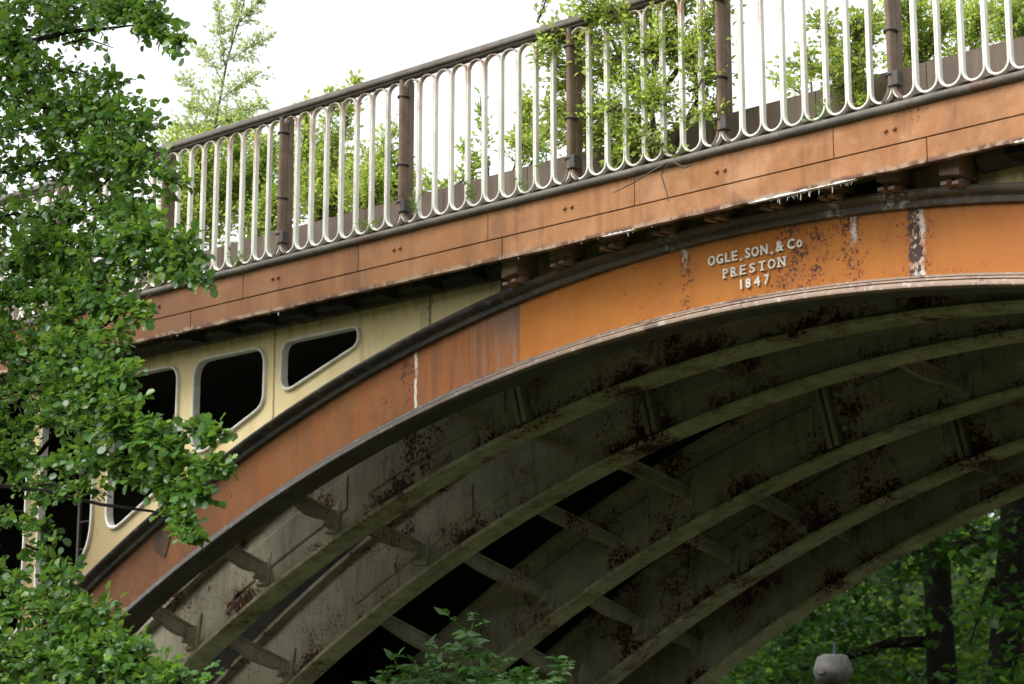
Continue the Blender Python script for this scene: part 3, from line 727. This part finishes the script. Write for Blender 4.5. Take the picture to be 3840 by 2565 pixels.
class Fol:
    def __init__(s): s.p = []; s.d = []; s.n = []; s.s = []
    def leaf(s, p, d, n, size): s.p.append(p); s.d.append(d); s.n.append(n); s.s.append(size)
    def build(s, name, kind, mat, parent=None, org=(0,0,0)):
        tv, tf = leaf_template(kind)
        curl = 1.0+.9*np.random.RandomState(len(s.p)).randn(len(s.p))
        p = np.array(s.p)-np.array(org); d = np.array(s.d); n = np.array(s.n); sz = np.array(s.s)
        d /= np.linalg.norm(d, axis=1)[:,None]+1e-9
        n = n-(n*d).sum(1)[:,None]*d; n /= np.linalg.norm(n, axis=1)[:,None]+1e-9
        b = np.cross(n, d)
        V_ = p[:,None,:]+sz[:,None,None]*(tv[None,:,0,None]*d[:,None,:]+tv[None,:,1,None]*b[:,None,:]+tv[None,:,2,None]*curl[:,None,None]*n[:,None,:])
        nv = len(tv); N = len(p); V_ = V_.reshape(-1, 3)
        me = bpy.data.meshes.new(name); me.vertices.add(N*nv); me.vertices.foreach_set('co', V_.astype(np.float32).ravel())
        fl = np.array([i for f in tf for i in f]); lens = np.array([len(f) for f in tf])
        loops = (fl[None,:]+nv*np.arange(N)[:,None]).ravel(); tot = np.tile(lens, N); st = np.concatenate([[0], np.cumsum(tot)[:-1]])
        me.loops.add(len(loops)); me.loops.foreach_set('vertex_index', loops.astype(np.int32))
        me.polygons.add(len(tot)); me.polygons.foreach_set('loop_start', st.astype(np.int32)); me.polygons.foreach_set('loop_total', tot.astype(np.int32))
        me.update(calc_edges=True); me.validate(); me.materials.append(mat)
        o = bpy.data.objects.new(name, me); C.objects.link(o)
        if parent: o.parent = parent
        return o
def unit(v): return v/(np.linalg.norm(v)+1e-9)
UPV = np.array([0, 0, 1.0])
def twig(fol, mb, p, d, L, size, sp, droop=.15, bias=(0,-.5,.6), wild=.6, rad=.003):
    pts = [p]; q = p.copy(); dd = d.copy(); seg = 4
    for i in range(seg):
        dd = unit(dd+np.array([0,0,-droop/seg])+.12*rng.randn(3)); q = q+dd*L/seg; pts.append(q)
    mb.tube(pts, [rad*(1-.7*i/seg) for i in range(seg+1)], 3)
    n = max(3, int(L/sp)); pts = np.array(pts); sgn = 1
    for i in range(n):
        t = (i+.7)/n*seg*.999; k = int(t); pp = pts[k]+(pts[k+1]-pts[k])*(t-k); dl = unit(pts[k+1]-pts[k])
        side = unit(np.cross(dl, UPV+.3*rng.randn(3)))*sgn; sgn = -sgn
        ld = unit(dl*.6+side*.85+.35*rng.randn(3)) if i < n-1 else dl
        nn = np.array(bias)+wild*rng.randn(3)
        fol.leaf(pp, ld, nn, size*(.5+.75*rng.rand()))
def spray(fol, mb, p0, p1, r0, r1, n, size, sp=.035, up=.1, droop=.15, bias=(0,-.5,.6), wild=.6, axis=.6, rad=None):
    p0 = np.array(p0); p1 = np.array(p1); ax = unit(p1-p0); L = np.linalg.norm(p1-p0)
    mid = (p0+p1)/2+np.array([0,0,.04*L])+.03*L*rng.randn(3)
    if rad: mb.tube([p0, mid, p1], [rad, rad*.7, rad*.3], 5)
    for i in range(n):
        t = rng.rand()**.85; b = (1-t)**2*p0+2*t*(1-t)*mid+t*t*p1
        rr = r0+(r1-r0)*t
        d = unit(ax*axis+unit(rng.randn(3))*.9+UPV*up)
        b = b+unit(rng.randn(3))*rr*.45*rng.rand()
        twig(fol, mb, b, d, rr*(.5+.7*rng.rand()), size, sp, droop, bias, wild)

# --- the alder on the left, in front of the bridge
alder_base = at(-230, 1300, 9.2); alder_base[2] = 0
alder = root('alder_tree', alder_base, 'leafy alder tree in the left foreground hiding the end of the bridge', 'tree')
fol = Fol(); tw = MB()
def A(px, py, y): return at(px, py, y)
AL = [ # axis from, to (measured px), depth, radii, twigs
 ((-60,40),(170,20),9.3,.30,.26,80), ((120,10),(300,30),9.0,.20,.20,52), ((240,15),(365,40),8.8,.20,.18,60), ((330,50),(432,118),8.7,.16,.08,46),
 ((-60,150),(60,190),9.4,.22,.20,60), ((-60,85),(60,100),9.3,.22,.18,70), ((20,110),(100,160),9.2,.16,.14,40), ((60,70),(200,60),9.2,.10,.10,34), ((150,100),(260,110),9.1,.07,.07,12), ((60,175),(285,190),9.2,.13,.10,60), ((-60,215),(250,235),9.3,.24,.18,100), ((60,250),(330,290),9.0,.22,.20,110),
 ((-60,320),(330,330),9.1,.26,.22,120), ((150,360),(385,420),8.8,.22,.16,100), ((-60,410),(300,420),9.2,.24,.20,90), ((-60,500),(330,490),9.0,.26,.22,120),
 ((250,500),(440,570),8.6,.22,.16,110), ((330,580),(478,650),8.5,.17,.07,70), ((60,560),(330,610),8.8,.26,.20,120), ((200,640),(335,735),8.6,.18,.10,64),
 ((-60,600),(230,650),9.0,.28,.24,120), ((-60,700),(240,720),8.9,.26,.22,120), ((100,720),(265,800),8.5,.18,.11,76), ((-60,800),(200,800),8.8,.26,.22,110),
 ((100,830),(285,870),8.3,.22,.14,120), ((140,900),(300,950),8.2,.20,.13,110), ((-60,900),(150,900),8.8,.20,.16,60), ((-60,980),(190,960),8.7,.20,.18,70),
 ((180,985),(400,1025),8.1,.17,.12,120), ((380,1020),(508,992),8.0,.09,.06,48), ((330,1065),(515,1068),8.0,.13,.06,80), ((180,1065),(400,1085),8.2,.16,.13,90),
 ((380,1110),(475,1145),8.0,.11,.07,52), ((370,1120),(435,1235),8.0,.12,.07,80), ((-60,1060),(170,1080),8.6,.20,.15,64), ((40,1120),(230,1130),8.4,.13,.10,40),
 ((-60,1180),(120,1230),8.5,.14,.10,38), ((60,1250),(150,1330),8.4,.12,.10,36), ((-40,1290),(60,1330),8.4,.14,.12,22), ((90,1330),(185,1310),8.3,.08,.06,16),
 ((-60,1400),(240,1430),8.1,.22,.18,100), ((100,1455),(310,1490),8.0,.18,.14,90), ((-60,1500),(300,1530),8.0,.26,.22,140), ((240,1515),(420,1568),7.9,.17,.10,80), ((-60,1600),(420,1620),7.9,.26,.24,120)]
for (a, b, y, r0, r1, n) in AL:
    spray(fol, tw, A(*a, y), A(*b, y-.25), r0, r1, int(n*1.25), .054, .026, .10, .12, (.10,-.38,.72), .46, .55, .010)
for i in range(520):
    q = np.array(alder_base)+np.array([.3,-.3,6.6])+unit(rng.randn(3))*np.array([3.0,2.6,3.6])*rng.rand()**.4
    v = q-np.array([0,0,EYE]); dd = v@W; sx_ = (1920+F*(v@R)/dd)/1.6362; sy_ = (1282.5-F*(v@U)/dd)/1.6362
    if sx_ > -110 and sy_ > -110: continue          # the part in view is shaped branch by branch above
    for j in range(5): twig(fol, tw, q+.15*rng.randn(3), unit(rng.randn(3)+np.array([0,0,.2])), .35, .085, .05, .12, (.1,-.3,.65), .5)
fol.build('crown', 'round', M['alder'], alder, alder_base)
tw.build('twigs', M['bark_dark'], alder)
mb = MB(); P0 = np.array(alder_base)
tp = [P0, P0+np.array([.1,.05,2.2]), P0+np.array([.05,0,4.4]), P0+np.array([.2,.05,6.3]), P0+np.array([.3,.1,8.2])]
mb.tube(tp, [.19,.16,.13,.10,.06], 10)
tr = mb.build('trunk', M['bark_dark'], alder, smooth=True)
for (px, py, y, z0) in [(330,330,9.0,5.0),(400,545,8.6,4.5),(300,700,8.6,4.2),(280,850,8.3,3.9),(330,1480,8.0,1.2),(280,430,8.9,5.2)]:
    e = A(px, py, y); s = P0+np.array([.1,.03,z0]); m = (s+e)/2+np.array([0,0,-.10])+.05*rng.randn(3); m2 = (m+e)/2+np.array([0,0,.05])
    mb = MB(); mb.tube([s, (s+m)/2+.02*rng.randn(3), m, m2, e], [.035,.028,.020,.014,.005], 6); mb.build('limb', M['bark_dark'], alder, smooth=True)
mb = MB(); mb.tube([A(-140,190,9.2), A(-20,130,9.2), A(70,95,9.1), A(160,72,9.0), A(240,66,8.95), A(312,57,8.9)], [.030,.024,.020,.016,.012,.005], 6); mb.build('limb', M['bark_dark'], alder, smooth=True)
mb = MB(); mb.tube([A(-20,1110,8.4), A(120,1128,8.2), A(230,1156,8.1), A(350,1172,8.0), A(420,1210,7.95)], [.016,.014,.011,.008,.004], 6); mb.build('limb', M['bark_dark'], alder, smooth=True)

# --- plants on the bridge
DZ = EYE+4.73
def shrub(name, label, cat, base, stems, kind, mat, size, sp, spl, group=None, wild=.7, rad=.018, bark='bark', bias=(0,-.3,.6), droop=.05, up=.35):
    base = np.array(base); r = root(name, base, label, cat, group); f = Fol(); t = MB(); sm = MB()
    for pts in stems:
        pts = [np.array(p) for p in pts]; sm.tube(pts, [rad*(1-.75*i/(len(pts)-1)) for i in range(len(pts))], 7)
    for (a, b, r0, r1, n) in spl: spray(f, t, a, b, r0, r1, n, size, sp, up, droop, bias, wild, .6, rad*.35)
    f.build('foliage', kind, mat, r, base); sm.build('stems', M[bark], r, smooth=True); t.build('twigs', M[bark], r)
    return r
def S(lst, y, dy=0.0): return [(at(a[0], a[1], y+dy*rng.randn()), at(b[0], b[1], y+dy*rng.randn()), r0, r1, n) for a, b, r0, r1, n in lst]
wy = 12.46
b0 = at(1532, 372, wy)
wil = shrub('willow_shrub', 'bushy willow shrub rooted in the bridge edge, pushing through the middle of the railing', 'shrub', b0,
  [[b0, at(1505,330,wy), at(1492,250,wy), at(1500,150,wy), at(1490,20,wy), at(1500,-110,wy)], [b0, at(1550,320,wy), at(1600,230,wy), at(1588,130,wy), at(1610,0,wy), at(1620,-90,wy)],
   [at(1500,300,wy), at(1420,250,12.4), at(1330,235,12.3)], [at(1495,260,wy), at(1430,150,12.4), at(1370,20,12.3)], [at(1495,240,wy), at(1560,150,12.4), at(1600,60,12.35)]],
  'oval', M['willow'], .046, .028,
  S([((1470,270),(1265,255),.28,.17,132),((1480,210),(1235,135),.28,.14,137),((1480,180),(1262,75),.30,.16,132),((1490,120),(1340,0),.28,.22,145),((1490,60),(1450,-60),.26,.24,119),
     ((1500,150),(1570,-20),.26,.24,132),((1570,150),(1650,30),.22,.15,110),((1580,210),(1658,170),.20,.12,74),((1540,300),(1650,255),.18,.12,53),((1520,330),(1335,320),.22,.15,127),((1500,345),(1395,368),.13,.08,57),((1540,350),(1560,362),.08,.06,28),
     ((1420,300),(1262,320),.18,.12,66),((1470,120),(1560,120),.24,.24,119),((1232,50),(1255,-10),.10,.08,21),((1300,90),(1235,85),.14,.10,34),((1400,160),(1280,200),.24,.16,110),((1420,240),(1290,300),.22,.14,100),((1450,300),(1340,345),.18,.10,70),((1360,60),(1250,110),.22,.12,90),((1500,330),(1420,352),.14,.08,50),((1600,200),(1655,110),.18,.10,60),((1600,270),(1655,225),.15,.09,40),((1430,200),(1520,240),.26,.24,106)], 12.30, .16), wild=.75, rad=.030)
mb = MB()
for pts in ([(1535,372),(1515,400),(1528,440),(1532,462)],[(1530,372),(1490,395),(1450,420),(1405,442)],[(1540,370),(1570,385),(1585,378)]):
    mb.tube([at(x, y, 12.06) for x, y in pts], [.007,.006,.005,.003][:len(pts)], 5)
mb.build('roots', M['bark'], wil)
# birch behind the left part of the railing
by = 15.2; bb = at(487, 560, by); bb[2] = DZ
shrub('birch_tree', 'slender young birch standing up against the white sky behind the railing', 'tree', bb,
  [[bb, at(488,330,by), at(500,250,by), at(520,140,by), at(548,50,by), at(570,-40,by)]], 'birch', M['birch'], .046, .030,
  S([((500,265),(410,180),.22,.12,64),((505,230),(600,165),.22,.12,75),((515,150),(500,0),.20,.10,75),((520,140),(625,80),.20,.10,75),((540,60),(600,0),.16,.10,64),((500,270),(430,240),.20,.14,75),((495,290),(600,240),.24,.14,100),((492,310),(410,290),.22,.16,89),((510,190),(450,120),.20,.12,50),((530,100),(545,-30),.14,.10,60),((490,320),(580,290),.22,.16,89)], by, .15), wild=.8, rad=.022, bark='bark')
HED = [('broad leafy bush filling the bays from the alder to the second post',15.0,500,[((450,560),(420,380),.5,.4,110),((520,560),(520,400),.5,.4,120),((600,540),(600,380),.5,.4,120),((680,520),(690,360),.45,.36,110),((760,500),(770,360),.42,.34,90),((840,480),(850,360),.36,.26,70),((900,470),(910,400),.26,.2,50),((925,475),(950,415),.24,.18,40),((870,470),(880,400),.24,.2,30),((950,470),(990,420),.2,.14,34)]),
       ('leafy sallow bush behind the first bays of railing beside the alder', 14.2, 420, [((420,560),(400,330),.40,.28,331),((430,520),(470,330),.36,.26,270),((440,560),(520,420),.40,.30,301)]),
       ('dense pale green bush filling the railing bay left of the second post', 14.6, 560, [((560,520),(540,320),.36,.24,270),((570,520),(620,330),.36,.24,270),((580,560),(640,470),.36,.3,241)]),
       ('tall thin bush rising above the handrail between second and third posts', 14.4, 720, [((720,500),(700,250),.34,.14,241),((730,520),(765,215),.32,.10,222),((740,500),(820,180),.30,.10,198),((720,520),(800,420),.40,.3,301)]),
       ('yellowish bush leaning against the parapet plate left of the third post', 13.4, 850, [((850,510),(860,420),.26,.20,210),((860,500),(930,380),.24,.12,167),((830,500),(800,400),.28,.20,180),((850,470),(900,300),.26,.14,137)]),
       ('sparse sprigs of young bush above the parapet plate in the open bays', 13.6, 1080, [((1090,430),(1060,330),.14,.08,59),((1080,410),(1000,440),.12,.08,46),((1120,400),(1100,220),.12,.07,59),((1180,380),(1210,230),.20,.12,132),((1200,370),(1290,260),.20,.14,132),((1040,430),(1100,380),.10,.08,40),((1230,350),(1180,330),.18,.12,101)])]
for lab, y, px, sp_ in HED:
    b = at(px, 540, y); b[2] = DZ
    shrub('sallow_bush', lab, 'bush', b, [[b, at(*sp_[i][0], y), at(*sp_[i][1], y)] for i in range(len(sp_))], 'oval', M['willow'], .050, .033, S(sp_, y, .2), 'bushes growing on the old deck', .8, .014)
RB = [('small bush hooked through the lip under the right hand bars', 12.5, (1958,235), [((1960,230),(1900,160),.16,.12,132),((1960,220),(1960,60),.18,.14,167),((1950,200),(1880,40),.16,.12,144),((1965,225),(1985,240),.07,.05,40),((1970,150),(2010,40),.14,.10,101),((1930,180),(1800,150),.12,.08,52)]),
      ('wispy light bush in the gap left of the last railing post', 14.5, (1860,320), [((1850,220),(1775,180),.14,.10,71),((1860,200),(1850,110),.12,.10,59)]),
      ('leafy bush behind the bars just right of the last post', 14.0, (2090,200), [((2090,180),(2080,0),.30,.22,210),((2100,160),(2160,40),.26,.2,167)]),
      ('thin twiggy bush at the right edge behind the bars', 15.0, (2220,200), [((2200,150),(2200,-20),.28,.2,132),((2230,140),(2250,30),.24,.2,106)]),
      ('bright bush rising above the plate at the extreme right', 14.6, (2330,170), [((2320,110),(2300,20),.24,.2,149),((2340,100),(2370,-10),.26,.24,167)])]
for lab, y, bp, sp_ in RB:
    b = at(bp[0], bp[1], y)
    if y > 13: b[2] = DZ
    shrub('sallow_bush', lab, 'bush', b, [[b, at(*sp_[i][0], y), at(*sp_[i][1], y)] for i in range(min(3, len(sp_)))], 'oval', M['willow'], .048, .032, S(sp_, y, .15), 'bushes growing on the old deck', .8, .014)
WEED = [(1075,452,'small fern sprouting between hoops right of the third post',14), (1200,437,'tuft of weed on the lip below the open bays',10), (545,612,'ragged weed on the lip beside the alder leaves',18), (845,530,'low weed at the foot of the third post',16), (955,480,'pale weed tuft just right of the third post',12), (1885,268,'grass tuft on the lip in the fourth bay',12), (1245,375,'yellow green weed caught on the bars before the willow',14)]
for x, y, lab, n in WEED:
    b = at(x, y+4, 12.18); r = root('weed', b, lab, 'weed', 'weeds on the bridge lip'); f = Fol(); t = MB()
    for i in range(n//2): twig(f, t, b+.02*rng.randn(3), unit(np.array([rng.randn()*.5, rng.randn()*.3-.2, 1.0])), .08+.10*rng.rand(), .042, .020, .2, (0,-.4,.6), .5, .002)
    f.build('leaves', 'lance', M['weed'], r, b); t.build('stalks', M['weed'], r)

# --- elder at the bottom, below the arch
ey = 11.6; eb = at(1090, 1900, ey); eb[2] = 0
er = root('elder_bush', eb, 'green elder bush with feathery compound leaves below the arch at the bottom', 'bush'); f = Fol(); t = MB()
tops = [(1085,1385),(960,1470),(880,1490),(1160,1450),(1300,1462),(1010,1480),(1210,1490),(1060,1440),(930,1520),(1110,1500),(1260,1530),(850,1545),(1000,1550),(1170,1560),(1075,1560),(1310,1555),(900,1590),(1240,1590),(960,1600),(1120,1610),(1030,1610),(1200,1630),(920,1570),(1050,1500),(1150,1510),(990,1600),(1260,1570),(1090,1540),(880,1560),(1200,1545),(1020,1540),(960,1555),(1130,1470),(905,1500),(985,1510),(1060,1475),(1115,1525),(1185,1500),(1230,1510),(1280,1500),(940,1480),(1000,1460),(1150,1540),(1050,1540),(870,1530)]
for (x, y) in tops:
    tip = at(x, y+(42 if (x, y) == (1085, 1385) else 62), ey+.35*rng.randn()); s = eb+np.array([.15*rng.randn(), .15*rng.randn(), 1.0])
    mid = (tip*2+s)/3+.08*rng.randn(3); t.tube([s, mid, tip], [.012,.008,.004], 5)
    for j in range(13):
        p = tip+(mid-tip)*(j/13)*.7+.006*rng.randn(3)
        d = unit(np.array([rng.randn(), rng.randn()*.8-.25, .15+.25*rng.rand()-(.25 if j > 2 else -.5)])); L = .17+.09*rng.rand() if j > 1 else .09
        q = p+d*L+np.array([0,0,-.02]); t.tube([p, q], [.003,.0015], 3); side = unit(np.cross(d, UPV))
        nn = np.array([0,-.75,.65])+.25*rng.randn(3); sz = .082 if j > 1 else .045
        f.leaf(q, d+np.array([0,0,-.25]), nn, sz*1.25)
        for tt_ in (.25,.6,.95):
            for sg in (-1, 1): f.leaf(p+d*L*tt_, unit(d*.45+sg*side+np.array([0,0,-.25])+.12*rng.randn(3)), nn+.15*rng.randn(3), sz*(1.0+.3*rng.rand()))
f.build('foliage', 'leaflet', M['elder'], er, eb); t.build('stems', M['weed'], er)

# --- trees beyond the arch
def far_tree(label, px, y, h, r, limbs, masses, lean=0.0, size=.12, sway=.06, mat='maple_dark'):
    """masses: (offset from the foot, radii, leaves) - each a cloud of leaf sprays"""
    b = at(px, 1300, y); b[2] = 0.0
    o = root('maple_tree', b, label, 'tree', 'trees beyond the arch'); mb = MB()
    top = b+np.array([lean, .2, h]); pts = [b+(top-b)*t+np.array([sway*math.sin(5*t+px), 0, 0]) for t in np.linspace(0, 1, 9)]
    mb.tube(pts, [r*(1.3 if i == 0 else 1-.06*i) for i in range(9)], 12)
    for s, e, k in limbs:
        s = np.array(s); e = np.array(e); L = np.linalg.norm(e-s)
        mb.tube([s, s+(e-s)*.3+np.array([0,0,.05*L]), s+(e-s)*.65+np.array([0,0,.02*L]), e], [k, k*.8, k*.6, k*.25], 8)
    mb.build('trunk', M['bark_dark'], o, smooth=True)
    f = Fol()
    for off, rad, n in masses:
        for i in range(n//40):
            d = unit(rng.randn(3)); q = b+np.array(off)+d*np.array(rad)*rng.rand()**.42
            hdir = unit(rng.randn(3)*np.array([1,1,.35])); s = .28+.25*rng.rand()
            for j in range(40):
                p = q+rng.randn(3)*np.array([s, s, s*.32])
                f.leaf(p, unit(hdir*.3+rng.randn(3)*np.array([1,1,.5])+np.array([0,0,-.35])), np.array([0,-.2,.9])+.45*rng.randn(3), size*(.6+.7*rng.rand()))
    f.build('crown', 'maple', M[mat], o, b)
    return o
T1 = at(2130,1300,31); T2 = at(2262,1300,30)
far_tree('dark maple with thick straight trunk and long low limb, beyond the arch', 2130, 31, 9.4, .31,
  [(at(2128,1470,31), at(1835,1535,29.5), .10), (at(2130,1290,31), at(2290,1210,31.4), .11), (at(2132,1330,31), at(2020,1180,31.5), .07)],
  [((0,.5,9.3),(8.5,6.5,1.2),16000), ((-1.8,-1.2,5.2),(2.2,1.2,1.5),1500), ((-2.6,-1.5,3.5),(1.6,1.0,1.1),900)], .1)
far_tree('dark maple with a leaning trunk nearest the right edge beyond the arch', 2240, 30, 9.4, .34,
  [(at(2262,1260,30), at(2190,1180,30), .08), (at(2275,1330,30), at(2225,1470,29), .05)],
  [((2.5,.5,9.4),(8.0,6.5,1.2),15000), ((-.3,-1.5,6.3),(1.8,.9,.9),1100), ((1.6,-1.2,4.2),(1.4,.9,1.6),900), ((-.2,-1.6,3.2),(.9,.7,.7),300)], .85)
far_tree('leafy maple hanging over the gap under the arch, left of the dark trunks', 1800, 34, 8.6, .20, [(at(1850,1420,34), at(1960,1440,33), .05)],
  [((0,.3,8.6),(5.5,4.5,1.4),8000), ((1.0,-1.2,3.6),(2.6,1.3,1.7),2400)], .0)
far_tree('light green maple in the sun well behind the dark trunks', 2040, 44, 8.5, .25, [], [((0,0,5.0),(5.0,3.0,3.6),7000)], 0, .15, .06, 'maple')
far_tree('light green maple behind the leaning trunk near the picture edge', 2330, 43, 8.5, .25, [], [((0,0,5.2),(4.0,3.0,3.8),6000)], 0, .15, .06, 'maple')
far_tree('light green maple at the foot of the rib, furthest left beyond the arch', 1690, 42, 7.5, .25, [], [((0,0,4.2),(4.4,3.0,3.2),6000)], 0, .15, .06, 'maple')
f = Fol()
for i in range(42000):
    x = -75+60*rng.rand(); y = 50+36*rng.rand(); t = (y-46)/40; z = -.3+15.0*(3*t*t-2*t**3)+2.6*rng.rand()**1.3
    f.leaf(np.array([x, y, z]), unit(rng.randn(3)), np.array([0,-.4,.8])+.5*rng.randn(3), .42)
o = f.build('hillside_wood', 'oval', M['hillwood']); tag(o, kind='stuff')

# --- grey capped post under the far trees
py_ = 26.0; c = at(1909, 1529, py_); lp = root('capped_post', (c[0], c[1], 0), 'brown wooden post with a grey weathered faceted cap under the far trees', 'post')
mb = MB(); mb.tube([(c[0]-.02, c[1], 0), (c[0]-.02, c[1], c[2]-.15)], .068, 8); mb.build('shaft', M['wood'], lp)
mb = MB(); n = 28; rings = []
for rr, zz in ((.05,-.272),(.13,-.262),(.19,-.235),(.235,-.175),(.262,-.11),(.272,-.06),(.262,-.01),(.245,.06),(.222,.12),(.205,.155),(.18,.176),(.12,.186),(.02,.184)):
    rings.append([(c[0]+rr*(1+.022*math.sin(3*k/n*6.28+zz*9)+.012*rng.randn())*math.cos(2*math.pi*k/n+.3), c[1]+rr*math.sin(2*math.pi*k/n+.3), c[2]+zz*.9+.005*rng.randn()) for k in range(n)])
mb.loft(rings); cap = mb.build('cap', M['greystone'], lp, smooth=True)
mb = MB(); mb.box(c[0]-.07, c[0]+.03, c[1]-.285, c[1]-.2, c[2]-.10, c[2]-.055); mb.build('slot', M['iron'], cap)
mb = MB(); mb.tube([(c[0]+.03, c[1], c[2]+.16), (c[0]+.035, c[1], c[2]+.34)], .016, 6); mb.build('cord', M['blue'], cap)

# ------------------------------------------------------------------ light
SUN_AZ, SUN_EL = math.radians(205), math.radians(52)
w = bpy.data.worlds.new('World'); SC.world = w; w.use_nodes = True
nt = w.node_tree; nt.nodes.clear()
ou = nt.nodes.new('ShaderNodeOutputWorld'); bg = nt.nodes.new('ShaderNodeBackground'); sk = nt.nodes.new('ShaderNodeTexSky')
sk.sky_type = 'NISHITA'; sk.sun_disc = False; sk.sun_elevation = SUN_EL; sk.sun_rotation = SUN_AZ; sk.air_density = 1.0; sk.dust_density = 3.0; sk.ozone_density = 1.0
hs = nt.nodes.new('ShaderNodeHueSaturation'); hs.inputs['Saturation'].default_value = .12   # overcast: the blue is hidden by white cloud
nt.links.new(sk.outputs[0], hs.inputs['Color']); nt.links.new(hs.outputs[0], bg.inputs[0]); bg.inputs[1].default_value = .15; nt.links.new(bg.outputs[0], ou.inputs[0])
sd = bpy.data.lights.new('sun', 'SUN'); sd.energy = 0.7; sd.angle = math.radians(25); sd.color = (1.0, .97, .92)
so = bpy.data.objects.new('sun', sd); C.objects.link(so)
dirv = Vector((math.sin(SUN_AZ)*math.cos(SUN_EL), math.cos(SUN_AZ)*math.cos(SUN_EL), math.sin(SUN_EL)))
so.rotation_euler = dirv.to_track_quat('Z', 'Y').to_euler()
SC.view_settings.view_transform = 'Standard'; SC.view_settings.look = 'None'; SC.view_settings.exposure = 1.35; SC.view_settings.gamma = 1.0
SC.render.engine = 'CYCLES'
SC.cycles.max_bounces = 8; SC.cycles.diffuse_bounces = 4; SC.cycles.glossy_bounces = 3; SC.cycles.transmission_bounces = 6
SC.cycles.use_denoising = True
